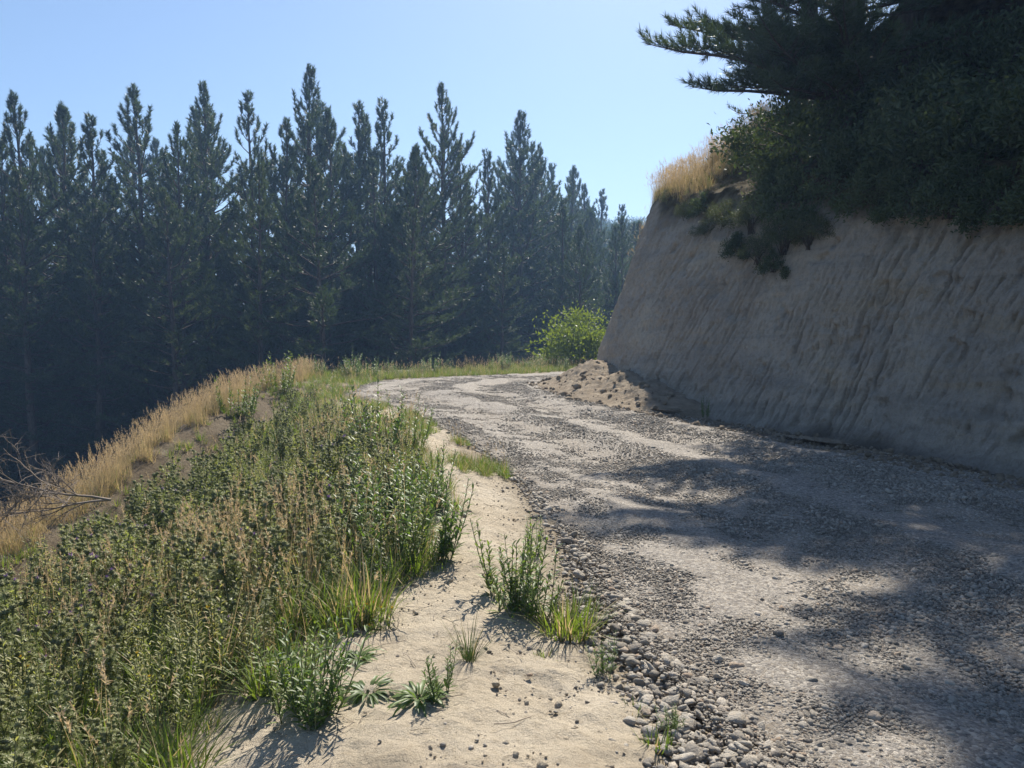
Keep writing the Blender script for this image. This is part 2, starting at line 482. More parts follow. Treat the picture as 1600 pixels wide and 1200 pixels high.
def build_verge():
    n = 520
    # finer close to the camera
    w = np.linspace(0, 1, n) ** 1.0
    A = resample(pl_L, 1200); Bq = resample(pl_O, 1200)
    yy = np.concatenate([np.linspace(-7, 1.5, 30), np.geomspace(1.6, 16, 330)])
    # left part: rows at constant y
    la = np.stack([np.interp(yy, pl_L[:44, 1], pl_L[:44, 0]), yy], 1)
    t = np.linspace(0, 1, 150)
    t = t ** 1.35
    x0 = la[:, 0] + 0.35
    x1 = np.interp(yy, pl_O[:70, 1], pl_O[:70, 0]) - 0.7
    gx = x0[:, None] + (x1 - x0)[:, None] * t[None]; gy = np.repeat(yy[:, None], len(t), 1)
    # around the bend: rows run from the road edge out to the lip
    k = 130
    i0 = int(np.argmax(A[:, 1] > 16.06)); j0 = int(np.argmax(Bq[:, 1] > 16.06))
    Aa = A[i0:]; Bb = Bq[j0:]
    Ra = resample(Aa, k); Rb = resample(Bb, k)
    out = Rb - Ra; out /= np.linalg.norm(out, axis=1)[:, None]
    Ra2 = Ra - out * 0.35; Rb2 = Rb + out * 0.7
    hx = Ra2[:, 0][:, None] + (Rb2 - Ra2)[:, 0][:, None] * t[None]; hy = Ra2[:, 1][:, None] + (Rb2 - Ra2)[:, 1][:, None] * t[None]
    gx = np.vstack([gx, hx]); gy = np.vstack([gy, hy])
    z = height(gx, gy)
    dl = sdist(pl_L, gx, gy).reshape(gx.shape); so = sdist(pl_O, gx, gy).reshape(gx.shape)
    z -= 0.07 * smooth(0.02, -0.2, dl + 0.12 * fbm(gx * 3, gy * 3, 3, 77))
    z -= 0.30 * smooth(0.25, 0.7, so)
    # crumbs and little hollows in the sand
    z += 0.024 * np.clip(fbm(gx * 5, gy * 5, 3, 41), -0.2, 1) + 0.011 * fbm(gx * 20, gy * 20, 2, 43)
    # scuffs and old footprints
    z -= 0.022 * smooth(0.25, 0.5, fbm(gx * 3.4, gy * 2.2, 2, 47))
    b = MB(); b.add(np.stack([gx, gy, z], -1), grid_faces(*gx.shape))
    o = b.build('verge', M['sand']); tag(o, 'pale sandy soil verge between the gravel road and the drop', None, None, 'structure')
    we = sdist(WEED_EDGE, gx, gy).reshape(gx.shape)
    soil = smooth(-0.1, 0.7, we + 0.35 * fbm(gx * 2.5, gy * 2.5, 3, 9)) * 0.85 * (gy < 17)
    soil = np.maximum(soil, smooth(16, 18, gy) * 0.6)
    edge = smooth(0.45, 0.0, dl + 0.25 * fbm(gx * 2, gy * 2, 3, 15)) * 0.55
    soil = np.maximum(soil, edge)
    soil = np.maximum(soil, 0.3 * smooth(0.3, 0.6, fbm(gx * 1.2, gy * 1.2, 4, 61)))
    soil = np.maximum(soil, smooth(-2.4, -1.7, so) * (0.95 + 0.3 * fbm(gx * 2, gy * 2, 3, 63)) * (gy < 18))  # hollow painted dark brown to stand in for its shade
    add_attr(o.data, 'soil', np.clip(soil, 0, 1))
    return o

def build_road():
    n, mcols = 640, 110
    # row positions thicker near the camera
    s = np.linspace(0, 1, n)
    L = resample(spline(ROAD_L, 30), w=s); Rr = resample(spline(ROAD_R, 30), w=s)
    t = np.linspace(-0.02, 1.0, mcols)
    gx = L[:, 0][:, None] + (Rr - L)[:, 0][:, None] * t[None]; gy = L[:, 1][:, None] + (Rr - L)[:, 1][:, None] * t[None]
    T = np.repeat(t[None], n, 0)
    # reach under the foot of the bank
    ext = (Rr - L) / np.linalg.norm(Rr - L, axis=1)[:, None]
    for k, d in enumerate((0.3, 0.6, 0.95, 1.5)):
        gx = np.hstack([gx, (Rr + ext * d)[:, 0:1]]); gy = np.hstack([gy, (Rr + ext * d)[:, 1:2]]); T = np.hstack([T, np.full((n, 1), 1 + 0.02 * (k + 1))])
    z = height(gx, gy)
    dl = -sdist(pl_L, gx, gy).reshape(gx.shape); dr = sdist(pl_R, gx, gy).reshape(gx.shape)
    z += 0.012 - 0.06 * smooth(0.10, -0.05, dl + 0.14 * fbm(gx * 2.5, gy * 2.5, 3, 8))
    z -= 0.10 * smooth(0.15, -0.35, dr)          # side ditch
    z += 0.02 * fbm(gx * 4, gy * 4, 3, 31)
    wind = 0.045 * np.exp(-((T - 0.80) / 0.09) ** 2) + 0.03 * np.exp(-((T - 0.10) / 0.06) ** 2) + 0.03 * np.exp(-((T - 0.46) / 0.07) ** 2)
    z += wind
    b = MB(); b.add(np.stack([gx, gy, z], -1), grid_faces(*gx.shape)[:, ::-1])
    o = b.build('road', M['road']); tag(o, 'grey gravel road bending away to the right', None, None, 'structure')
    nz = fbm(gx * 0.9, gy * 0.5, 3, 19)
    tr = np.maximum(np.exp(-((T - 0.29 + 0.04 * nz) / 0.065) ** 2), np.exp(-((T - 0.63 + 0.05 * nz) / 0.07) ** 2))
    tr = np.maximum(tr, 0.9 * smooth(0.45, 0.1, dl + 0.3 * nz))
    tr = np.clip(tr + 0.25 * nz, 0, 1)
    damp = smooth(1.15, 0.25, dr + 0.7 * nz)
    damp = np.maximum(damp, 0.35 * smooth(0.3, 0.0, dl + 0.3 * nz))
    add_attr(o.data, 'track', tr); add_attr(o.data, 'damp', damp)
    return o

def road_t(x, y):
    dl = -sdist(pl_L, x, y); dr = sdist(pl_R, x, y)
    return dl / np.maximum(dl + dr, 0.3), dl, dr

_bank_s = resample(spline(BANK, 30), 900)
_bt = np.gradient(_bank_s, axis=0); _bt /= np.linalg.norm(_bt, axis=1)[:, None]
_bn = np.stack([_bt[:, 1], -_bt[:, 0]], 1)
for _ in range(40): _bn[1:-1] = (_bn[:-2] + _bn[2:] + _bn[1:-1]) / 3
_bn /= np.linalg.norm(_bn, axis=1)[:, None]
_bs = np.r_[0, np.cumsum(np.linalg.norm(np.diff(_bank_s, axis=0), axis=1))]

def bank_lip(s):
    """height of the cut above the road, by distance along its foot"""
    y = np.interp(s, _bs, _bank_s[:, 1])
    return np.interp(y, [-8, 4, 8, 12, 16, 19, 22, 30], [3.4, 3.5, 3.6, 3.9, 4.4, 4.75, 4.4, 3.6]) + 0.25 * fbm(s * 0.5, s * 0 + 2, 3, 71) + 0.22 * fbm(s * 1.9, s * 0 + 5, 3, 73)

def bank_point(s, v):
    """s: metres along the foot; v: metres up the face, then (past the lip) metres in over the hillside"""
    s = np.asarray(s, float); v = np.asarray(v, float)
    fx = np.interp(s, _bs, _bank_s[:, 0]); fy = np.interp(s, _bs, _bank_s[:, 1])
    nx = np.interp(s, _bs, _bn[:, 0]); ny = np.interp(s, _bs, _bn[:, 1])
    H = bank_lip(s)
    up = np.minimum(v, H); back = np.clip(v - H, 0, None)
    batter = 0.38 * up - 0.10 * smooth(0, 1, up / H) * 0.6 + 0.10 * np.exp(-up / 0.25) * -1.5
    off = batter + back
    slope = 0.62 * np.minimum(back, 6) + 0.40 * np.clip(back - 6, 0, 30) + 0.1 * np.clip(back - 36, 0, None)
    z0 = 0.36 * smooth(4, 19.5, fy) - 0.16
    z = z0 + up + slope - 0.12 * smooth(0.0, 0.5, back) + smooth(0.5, 6, back) * 0.5 * fbm(s * 0.25, v * 0.25, 3, 5)
    return np.stack([fx + nx * off, fy + ny * off, z], -1)

def build_bank():
    ss = np.concatenate([np.linspace(0, 10, 70, endpoint=False), np.arange(10, 32, 0.016), np.linspace(33, _bs[-1], 90)])
    n = len(ss)
    fr = np.linspace(0, 1, 124)
    H = bank_lip(ss)
    face = H[:, None] * fr[None]
    top = H[:, None] + np.array([0.06, 0.14, 0.25, 0.4, 0.6, 0.9, 1.3, 1.8, 2.5, 3.3, 4.3, 5.5, 7, 9, 12, 16, 22, 30, 42, 60])[None]
    V = np.hstack([face, top]); S = np.repeat(ss[:, None], V.shape[1], 1)
    P = bank_point(S, V)
    nx = np.interp(ss, _bs, _bn[:, 0])[:, None]; ny = np.interp(ss, _bs, _bn[:, 1])[:, None]
    up = np.minimum(V, H[:, None]); u01 = up / H[:, None]
    inface = (V <= H[:, None] + 1e-6) * 1.0
    # bucket tooth marks: slanted shallow grooves, in overlapping passes
    lean = 0.36 + 0.30 * fbm(S * 0.25, up * 0.15, 2, 91)
    Q = S + lean * up
    warp = 0.05 * fbm(S * 1.5, up * 1.5, 3, 93)
    passes = smooth(-0.30, 0.30, fbm(Q * 0.9, up * 0.9, 3, 95))
    d = 0
    # tooth marks: many short slanted strokes in staggered cells, two sizes
    for (cw, cl, amp, seed, prob, sw) in ((0.13, 0.45, 0.075, 201, 0.22, 0.15), (0.33, 0.6, 0.11, 221, 0.55, 0.075), (0.085, 0.26, 0.05, 241, 0.22, 0.22)):
        qq = (Q + warp) / cw; cell = np.floor(qq); fr_ = qq - cell
        uu = up / cl + 7.7 * _hash(cell, cell * 0 + 1, seed + 5); row = np.floor(uu); ru = uu - row
        hit = _hash(cell, row, seed); pos_ = 0.3 + 0.4 * _hash(cell, row, seed + 2)
        d = d - amp * (hit > prob) * (0.4 + 0.6 * hit) * np.exp(-((fr_ - pos_) / sw) ** 2) * np.sin(np.pi * ru) ** 0.5 * (0.3 + 0.7 * passes)
    d = d + 0.16 * fbm(S * 0.45, up * 0.5, 4, 99) + 0.035 * fbm(Q * 2.2, up * 2.2, 4, 101) + 0.03 * fbm(Q * 9, up * 8, 4, 103)
    # fallen crumbs of earth: ledges
    d += 0.05 * np.clip(fbm(S * 1.6, up * 3.5, 3, 105) - 0.15, 0, 1)
    # crumbling pits where lumps have dropped out
    d -= 0.07 * smooth(0.32, 0.55, fbm(S * 2.6, up * 2.2, 3, 115)) + 0.03 * smooth(0.2, 0.5, fbm(S * 7, up * 6, 2, 117))
    keep = inface * smooth(0, 0.06, u01) * (1 - 0.6 * smooth(0.93, 1, u01)) + (1 - inface) * 0
    P[..., 0] -= nx * d * keep; P[..., 1] -= ny * d * keep
    P[..., 2] += (1 - inface) * 0.12 * fbm(S * 1.5, V * 1.5, 3, 107)
    b = MB(); b.add(P, grid_faces(n, V.shape[1])[:, ::-1])
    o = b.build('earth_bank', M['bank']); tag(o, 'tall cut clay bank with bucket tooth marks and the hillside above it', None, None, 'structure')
    turf = np.maximum(1 - inface, smooth(0.86, 0.98, u01 + 0.12 * fbm(S * 1.2, up, 3, 109)))
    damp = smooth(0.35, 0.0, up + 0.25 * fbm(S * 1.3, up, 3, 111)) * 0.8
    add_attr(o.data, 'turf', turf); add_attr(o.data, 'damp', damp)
    return o

build_ground()
verge = build_verge()
road = build_road()
bank = build_bank()

# ------------------------------------------------------------------ pines
def unit(v): return v / (np.linalg.norm(v, axis=-1, keepdims=True) + 1e-9)

def needles(b, base, dirs, length, n, nl, nw, r, mi=0, spread=0.75):
    """bottle-brush shoots: n needles round each shoot axis, leaning forward"""
    base = np.asarray(base); dirs = unit(np.asarray(dirs)); length = np.asarray(length)
    k = len(base)
    t = np.tile((np.arange(n) + 0.5) / n, (k, 1)) + r.uniform(-0.3, 0.3, (k, n)) / n
    ang = r.uniform(0, 2 * np.pi, (k, n))
    ref = np.where(np.abs(dirs[:, 2:3]) > 0.9, np.array([[1.0, 0, 0]]), np.array([[0, 0, 1.0]]))
    A = unit(np.cross(dirs, ref)); B = np.cross(dirs, A)
    rad = np.cos(ang)[..., None] * A[:, None] + np.sin(ang)[..., None] * B[:, None]
    sp = spread * (1.05 - 0.55 * t)[..., None]
    nd = unit(rad * sp + dirs[:, None] * (0.75 + 0.3 * r.uniform(-1, 1, (k, n, 1))))
    p0 = base[:, None] + dirs[:, None] * (t * length[:, None])[..., None]
    ln = (nl * r.uniform(0.75, 1.15, (k, n)))[..., None]
    tip = p0 + nd * ln
    tip[..., 2] -= 0.10 * nl * r.uniform(0, 1, (k, n))
    side = unit(np.cross(nd, r.normal(size=(k, n, 3)))) * nw
    V = np.stack([p0 - side, p0 + side, tip], 2).reshape(-1, 3)
    F = np.arange(len(V)).reshape(-1, 3)
    b.add(V, F, mi)

def pine(seed, H, crown0, rmax, n_need, nl, nw, whorl=0.6, shoot=0.5, top_pow=0.8, per=5, limbs=None, sub=0.42, trunk_r=None, bare=False):
    """returns (trunk mesh, crown mesh); origin at the foot of the trunk"""
    r = np.random.default_rng(seed)
    tb = MB(); cb = MB()
    zs = np.linspace(-1.0, H - 0.3, 14)
    bend = np.cumsum(r.normal(0, 0.04, (14, 2)), 0); bend -= bend[1]
    tr = (trunk_r or 0.0105 * H) * (1 - 0.97 * np.clip(zs / H, 0, 1)) + 0.012
    TP = np.c_[bend, zs]
    tb.tube(TP, tr, 9)
    def axis_at(z): return np.array([np.interp(z, zs, TP[:, 0]), np.interp(z, zs, TP[:, 1]), z])
    SB, SD, SL = [], [], []
    def branch(z, az, el, L, thick, up_end, dens=1.0):
        m = 6
        p = axis_at(z); P = [p.copy()]
        a = az
        for i in range(m):
            f = (i + 1) / m
            e = el + (up_end - el) * f ** 1.5
            a += r.normal(0, 0.11); e += r.normal(0, 0.09)
            p = p + (L / m) * np.array([math.cos(a) * math.cos(e), math.sin(a) * math.cos(e), math.sin(e)])
            P.append(p.copy())
        P = np.array(P)
        tb.tube(P, np.linspace(thick, 0.006, m + 1), 4)
        ns = max(2, int(L * (1 / sub) * dens * 2))
        for k in range(ns):
            f = 0.28 + 0.72 * (k + r.uniform(0, 1)) / ns if L > 0.9 else r.uniform(0.3, 1)
            q = np.array([np.interp(f * m, np.arange(m + 1), P[:, c]) for c in range(3)])
            i = min(int(f * m), m - 1); d = unit(P[i + 1] - P[i])
            sd = 1 if k % 2 else -1
            lat = np.array([-d[1], d[0], 0]) * sd
            tl = min(0.18 + 0.35 * L * (1.1 - f), 1.1) * r.uniform(0.6, 1.1)
            dd = unit(d * 0.8 + lat * r.uniform(0.35, 1.0) + np.array([0, 0, r.uniform(0.1, 0.6)]))
            if tl > 0.55:
                tb.tube(np.array([q, q + dd * tl * 0.6]), np.array([0.010, 0.005]), 3)
                for w in (0.25, 0.65, 1.0):
                    d3 = unit(dd + r.normal(0, 0.35, 3) + np.array([0, 0, 0.45]))
                    SB.append(q + dd * tl * w * 0.75); SD.append(d3); SL.append(shoot * r.uniform(0.6, 1.0))
            else:
                SB.append(q); SD.append(unit(dd + np.array([0, 0, 0.35]))); SL.append(shoot * r.uniform(0.6, 1.0))
        SB.append(P[-2]); SD.append(unit(P[-1] - P[-2] + np.array([0, 0, 0.15]))); SL.append(shoot * 1.1)
    z = H - 0.5; i = 0
    while z > crown0 and not bare:
        t = H - z
        cl = rmax * min(1.0, (t / (0.46 * H)) ** top_pow)
        low = smooth(crown0 + 0.25 * H, crown0, z)
        n = per if t > 1 else 4
        a0 = r.uniform(0, 6.28)
        for k in range(n):
            if r.uniform() < 0.10: continue
            u = np.clip(t / (0.5 * H), 0, 1)
            el = R(60) * (1 - u) + R(6) * u - R(12) * low + r.normal(0, R(7))
            L = (0.10 + cl) * r.choice([0.5, 0.75, 0.95, 1.1, 1.3]) * r.uniform(0.85, 1.15)
            L = min(L, 0.75 * t / math.sin(max(el + R(10), R(15))) + 0.1)
            if t < 6: L = min(L, 0.12 + (0.36 + 0.05 * t) * t)
            branch(z + r.uniform(-0.12, 0.12), a0 + k * 6.283 / n + r.normal(0, 0.2), el, L, 0.012 + 0.011 * L, min(el + R(28), R(80)), 1.0 - 0.45 * low)
        z -= whorl * r.uniform(0.75, 1.25) * (0.75 if t < 3 else 1.0); i += 1
    # the leader
    SB.append(axis_at(H - 1.0)); SD.append(np.array([0.0, 0, 1])); SL.append(0.8)
    SB.append(axis_at(H - 0.2)); SD.append(unit(np.array([r.normal(0, .05), r.normal(0, .05), 1]))); SL.append(0.45)
    for (lz, az, el, L, ue) in (limbs or []):
        branch(lz, az, el, L, 0.02 + 0.013 * L, ue, 1.3)
    needles(cb, np.array(SB), np.array(SD), np.array(SL), n_need, nl, nw, r)
    return tb.mesh('trunk', M['bark']), cb.mesh('crown', M['needle'])

far_pines = [(H, pine(100 + i, H, 1.5, rm, 30, 0.21, 0.019, 0.85, 0.42, tp, 5, None, 0.62))
             for i, (H, rm, tp) in enumerate([(22, 3.4, 0.75), (23, 2.8, 0.8), (21, 3.9, 0.66), (24, 3.2, 0.72), (20, 3.6, 0.82), (22, 2.9, 0.75)])]

def set_pine(k, x, y, tip, label, group, rz, fat=1.0):
    H, (tm, cm) = far_pines[k % len(far_pines)]
    g = float(height(np.array([x]), np.array([y]), False)[0]) - 0.2
    s = max((tip - g) / H, 0.3)
    w = s * fat
    return plant('pine_tree', [('trunk', tm), ('crown', cm)], (x, y, g), rz, (w, w, s), label, 'pine tree', group, random.uniform(-0.035, 0.035), random.uniform(-0.035, 0.035))

ORD = ['first', 'second', 'third', 'fourth', 'fifth', 'sixth', 'seventh', 'eighth', 'ninth', 'tenth', 'eleventh', 'twelfth', 'thirteenth',
       'fourteenth', 'fifteenth', 'sixteenth', 'seventeenth', 'eighteenth', 'nineteenth', 'twentieth', 'twenty-first', 'twenty-second',
       'twenty-third', 'twenty-fourth', 'twenty-fifth', 'twenty-sixth', 'twenty-seventh', 'twenty-eighth', 'twenty-ninth', 'thirtieth']
# tip of each skyline pine in the photograph and how far off it stands
SKY = [(4, 228, 37, 2), (36, 160, 36, 0), (110, 163, 38, 2), (152, 193, 36, 1), (211, 142, 39, 0), (283, 203, 36, 4), (317, 132, 40, 3), (393, 152, 41, 1),
       (432, 196, 37, 5), (472, 110, 40, 3), (517, 172, 38, 0), (553, 163, 42, 5), (588, 182, 43, 4), (608, 166, 44, 1), (646, 236, 41, 2),
       (698, 138, 42, 3), (737, 226, 43, 5), (770, 244, 47, 1), (812, 174, 50, 3), (838, 232, 55, 5), (858, 232, 58, 1), (890, 262, 63, 0),
       (908, 292, 70, 3), (935, 299, 74, 1), (956, 324, 82, 5)]
LOOK = ['bushy', 'tapering', 'broad topped', 'narrow', 'tall', 'low', 'tall spired', 'slender', 'blunt', 'tallest', 'upright', 'spindly', 'loose', 'thin', 'short',
        'tall dense', 'shouldered', 'narrow', 'tall thin', 'small', 'pointed', 'bushy', 'short', 'slim', 'small']
front = []
for i, (px, py, d, k) in enumerate(SKY):
    P = at_depth(px, py, d)
    set_pine(k, P[0], P[1], P[2], f'{LOOK[i]} dark pine, {ORD[i]} tip along the forest skyline counted from the left', 'pines whose tips make the skyline', random.uniform(0, 6.28), random.uniform(1.0, 1.4))
    front.append((P[0], P[1]))
# the rest of the plantation, row behind row; tips stay below the skyline ones
cnt = 0
def skyline(px):
    xs = [s[0] for s in SKY]; ys = [s[1] for s in SKY]
    return float(np.interp(px, xs, ys))
fill = []
def nearest_sky(px): return int(np.argmin([abs(px - s_[0]) for s_ in SKY]))
def depthword(d): return 'in front of' if d < 37 else ('close behind' if d < 46 else ('behind' if d < 62 else 'far behind'))
for row, d in enumerate([33.0, 36.5, 40, 44, 48.5, 54, 61, 69, 79, 91, 105]):
    px = -330.0 + random.uniform(0, 60)
    while px < 1010:
        dd = d + random.uniform(-1.2, 1.2) + max(0, (px - 640) * (0.045 if row < 6 else 0.02))
        step = 3.3 * FPX / dd * random.uniform(0.75, 1.25)
        P = at_depth(px, 400, dd)
        ok = all((P[0] - a) ** 2 + (P[1] - b) ** 2 > 2.0 ** 2 for a, b in front + fill)
        hidden = row >= 6 and px < 800
        if ok and not hidden:
            tip_py = skyline(px) + random.uniform(18, 95) + (70 if row == 0 else 0) + (0 if px < 850 else -15)
            if px > 955: tip_py = 326 + (px - 955) * 0.45 + random.uniform(6, 26)
            T = at_depth(px, tip_py, dd)
            set_pine(random.randrange(6), P[0], P[1], T[2], f'dark forest wall pine {depthword(dd)} the {ORD[nearest_sky(px)]} skyline tip from the left', 'pines filling the forest wall', random.uniform(0, 6.28), random.uniform(1.15, 1.5))
            fill.append((P[0], P[1])); cnt += 1
        px += step
print('fill pines', cnt)
# the far wooded ridge past the bend reads as one mass of small tips
rp = []
for k in range(260):
    px = random.uniform(880, 1075); d = random.uniform(120, 210)
    P = at_depth(px, 400, d)
    g = float(height(np.array([P[0]]), np.array([P[1]]), False)[0])
    T = at_depth(px, 338 + (210 - d) * 0.28 + random.uniform(0, 14) + (px - 990) * 0.06, d)
    rp.append((P[0], P[1], g - 0.3, T[2] - g, random.randrange(6), random.uniform(0, 6.28)))

# ------------------------------------------------------------------ instanced stuff (what nobody could count)
def scatter(name, meshes, pts, rots, scls, idx, parent=None):
    """one object of kind stuff: points that carry small shared meshes"""
    col = bpy.data.collections.new(name + '_pieces')
    for i, me in enumerate(meshes):
        o = bpy.data.objects.new(f'{name}_piece_{i:02d}', me); col.objects.link(o)
    me = bpy.data.meshes.new(name)
    pts = np.asarray(pts, np.float32)
    me.vertices.add(len(pts)); me.vertices.foreach_set('co', pts.ravel())
    a = me.attributes.new('rot', 'FLOAT_VECTOR', 'POINT'); a.data.foreach_set('vector', np.asarray(rots, np.float32).ravel())
    a = me.attributes.new('scl', 'FLOAT_VECTOR', 'POINT'); a.data.foreach_set('vector', np.asarray(scls, np.float32).ravel())
    a = me.attributes.new('idx', 'INT', 'POINT'); a.data.foreach_set('value', np.asarray(idx, np.int32).ravel())
    me.update()
    o = link(name, me, parent)
    ng = bpy.data.node_groups.new(name + '_scatter', 'GeometryNodeTree')
    ng.interface.new_socket('Geometry', in_out='INPUT', socket_type='NodeSocketGeometry')
    ng.interface.new_socket('Geometry', in_out='OUTPUT', socket_type='NodeSocketGeometry')
    N = ng.nodes; gi = N.new('NodeGroupInput'); go = N.new('NodeGroupOutput')
    ci = N.new('GeometryNodeCollectionInfo'); ci.inputs['Collection'].default_value = col
    ci.inputs['Separate Children'].default_value = True; ci.inputs['Reset Children'].default_value = True
    iop = N.new('GeometryNodeInstanceOnPoints'); iop.inputs['Pick Instance'].default_value = True
    def na(nm, dt):
        x = N.new('GeometryNodeInputNamedAttribute'); x.data_type = dt; x.inputs['Name'].default_value = nm
        return x.outputs['Attribute']
    ng.links.new(gi.outputs[0], iop.inputs['Points']); ng.links.new(ci.outputs[0], iop.inputs['Instance'])
    ng.links.new(na('idx', 'INT'), iop.inputs['Instance Index'])
    ng.links.new(na('rot', 'FLOAT_VECTOR'), iop.inputs['Rotation']); ng.links.new(na('scl', 'FLOAT_VECTOR'), iop.inputs['Scale'])
    ng.links.new(iop.outputs[0], go.inputs[0])
    md = o.modifiers.new('scatter', 'NODES'); md.node_group = ng
    o['kind'] = 'stuff'
    return o

# far ridge wood: trunk and crown joined in one mesh each
def joined_pine(k):
    r = np.random.default_rng(500 + k); H = 20.0
    b = MB(); b.tube(np.array([[0, 0, -1], [0, 0, H]]), np.array([0.2, 0.02]), 5, 0)
    SB, SD, SL = [], [], []
    z = H - 0.3
    while z > 1.5:
        t = H - z
        n = 6; a0 = r.uniform(0, 6.28)
        for q in range(n):
            L = (0.2 + 2.2 * min(1, t / 9) ** 0.8) * r.uniform(0.6, 1.1); a = a0 + q * 1.047
            for w in ((0.55, 1.0) if L > 0.8 else (0.8,)):
                SB.append((math.cos(a) * L * w, math.sin(a) * L * w, z + 0.25 * L * w)); SD.append((math.cos(a) * 0.5, math.sin(a) * 0.5, 0.9)); SL.append(0.9)
        z -= 0.75
    SB.append((0, 0, H - 0.5)); SD.append((0, 0, 1)); SL.append(1.0)
    needles(b, np.array(SB), np.array(SD), np.array(SL), 9, 0.34, 0.07, r, 1)
    return b.mesh('ridge_pine', [M['bark'], M['needle']])
o = scatter('distant_pine_wood', [joined_pine(k) for k in range(4)], [q[:3] for q in rp], [(0, 0, q[5]) for q in rp], [(q[3] / 20 * 1.2, q[3] / 20 * 1.2, q[3] / 20) for q in rp], [q[4] % 4 for q in rp])
tag(o, 'distant wood of small pine tips on the far ridge past the bend', 'wood')

# ---- blades
def blade(b, base, az, lean, L, w, droop, r, mi=0, segs=3):
    """one bent grass blade, a tapering strip"""
    d = np.array([math.cos(az), math.sin(az), 0]); sd = np.array([-d[1], d[0], 0])
    p = np.array(base, float); e = math.pi / 2 - lean
    pts = [p.copy()]
    for i in range(segs):
        p = p + (L / segs) * (d * math.cos(e) + np.array([0, 0, math.sin(e)])); pts.append(p.copy())
        e -= droop / segs
    V = []
    for i, q in enumerate(pts):
        ww = w * (1 - (i / segs) ** 1.5)
        if i < segs: V += [q - sd * ww, q + sd * ww]
        else: V += [q]
    F4 = [(2 * i, 2 * i + 1, 2 * i + 3, 2 * i + 2) for i in range(segs - 1)]
    k = 2 * (segs - 1)
    if F4: b.add(V, F4, mi); b.f[3].append(np.array([[k, k + 1, k + 2]]) + b.n - len(V)); b.m[3].append(np.array([mi]))
    else: b.add(V, [(k, k + 1, k + 2)], mi)
    return pts
def seed_head(b, p, d, L, w, r, mi):
    """feathery seed head: short bristles round the end of a stalk"""
    n = 13
    d = unit(np.array(d))
    for i in range(n):
        f = i / n
        q = p + d * L * f
        s = unit(r.normal(size=3) * 0.8 + d * 1.2)
        sd = unit(np.cross(s, r.normal(size=3))) * w * 0.35
        ln = w * 2.6 * (1.1 - 0.7 * f)
        b.add([q - sd, q + sd, q + s * ln], [(0, 1, 2)], mi)

def dry_tuft(seed, n=26, h=0.6, green=0.25, heads=0.5, spread=0.10):
    r = np.random.default_rng(seed); b = MB()
    for i in range(n):
        az = r.uniform(0, 6.28); rr = spread * math.sqrt(r.uniform())
        base = (rr * math.cos(az), rr * math.sin(az), -0.03)
        g = r.uniform() < green
        if not g and r.uniform() < heads:
            L = h * r.uniform(0.75, 1.2)
            pts = blade(b, base, r.uniform(0, 6.28), r.uniform(0.0, 0.28), L, 0.0022, r.uniform(0.05, 0.5), r, 0, 3)
            seed_head(b, pts[-2] * 0.3 + pts[-1] * 0.7, pts[-1] - pts[-2], h * 0.17, 0.011, r, 2)
        else:
            blade(b, base, r.uniform(0, 6.28), r.uniform(0.05, 0.6), h * r.uniform(0.35, 0.8), 0.0042, r.uniform(0.2, 1.3), r, 1 if g else 0, 3)
    return b.mesh('dry_tuft', [M['dry'], M['fresh'], M['seed']])
def green_tuft(seed, n=40, h=0.25, spread=0.07, w=0.004, dry=0.15, lean=0.9):
    r = np.random.default_rng(seed); b = MB()
    for i in range(n):
        az = r.uniform(0, 6.28); rr = spread * math.sqrt(r.uniform())
        blade(b, (rr * math.cos(az), rr * math.sin(az), -0.02), az + r.normal(0, 0.6), r.uniform(0.05, lean), h * r.uniform(0.5, 1.15), w, r.uniform(0.2, 1.2), r, 1 if r.uniform() < dry else 0, 3)
    return b.mesh('green_tuft', [M['fresh'], M['dry']])
dry_meshes = [dry_tuft(300 + i, 26, 0.62, 0.12, 0.55) for i in range(5)]
mixed_meshes = [dry_tuft(320 + i, 24, 0.5, 0.6, 0.35) for i in range(4)]
green_meshes = [green_tuft(340 + i, 34, 0.30, 0.09, 0.005) for i in range(4)]

def on_ground(x, y): return height(np.asarray(x, float), np.asarray(y, float))
def tufts(name, meshes, xy, s0, s1, label, cat, z=None, sel=None):
    xy = np.asarray(xy); n = len(xy)
    zz = on_ground(xy[:, 0], xy[:, 1]) if z is None else z
    s = rng.uniform(s0, s1, n)
    rot = np.stack([rng.normal(0, 0.12, n), rng.normal(0, 0.12, n), rng.uniform(0, 6.28, n)], 1)
    o = scatter(name, meshes, np.c_[xy, zz], rot, np.repeat(s[:, None], 3, 1), rng.integers(0, len(meshes), n) if sel is None else sel)
    return tag(o, label, cat)
def along(poly, n, lo, hi, f=lambda p: True):
    """random points at signed distance lo..hi (left positive) from a polyline"""
    P = resample(poly, 800); T = np.gradient(P, axis=0); T /= np.linalg.norm(T, axis=1)[:, None]
    out = []
    while len(out) < n:
        i = rng.integers(0, 800); d = rng.uniform(lo, hi)
        q = P[i] + np.array([-T[i, 1], T[i, 0]]) * d
        if f(q): out.append(q)
    return np.array(out)
lipf = lambda q: 3.0 < q[1] < 19.5 and q[0] < -3 and vnoise(q[0] * 1.2, q[1] * 1.2, 2) > 0.12
tufts('golden_grass', dry_meshes, along(pl_O, 1300, -0.28, 0.75, lipf), 0.45, 0.85, 'golden dry seeding grass along the lip of the drop', 'grass')
farf = lambda q: q[1] > 18.8 and q[0] < 5.5
tufts('verge_grass', mixed_meshes + green_meshes[:3], along(pl_L, 1500, 0.25, 2.0, farf), 0.45, 0.95, 'green and straw coloured grass on the outside of the bend', 'grass')

tufts('hollow_grass', green_meshes, along(pl_O, 650, -1.75, -0.3, lipf), 0.4, 0.8, 'short mixed grass in the shady hollow behind the golden lip', 'grass')
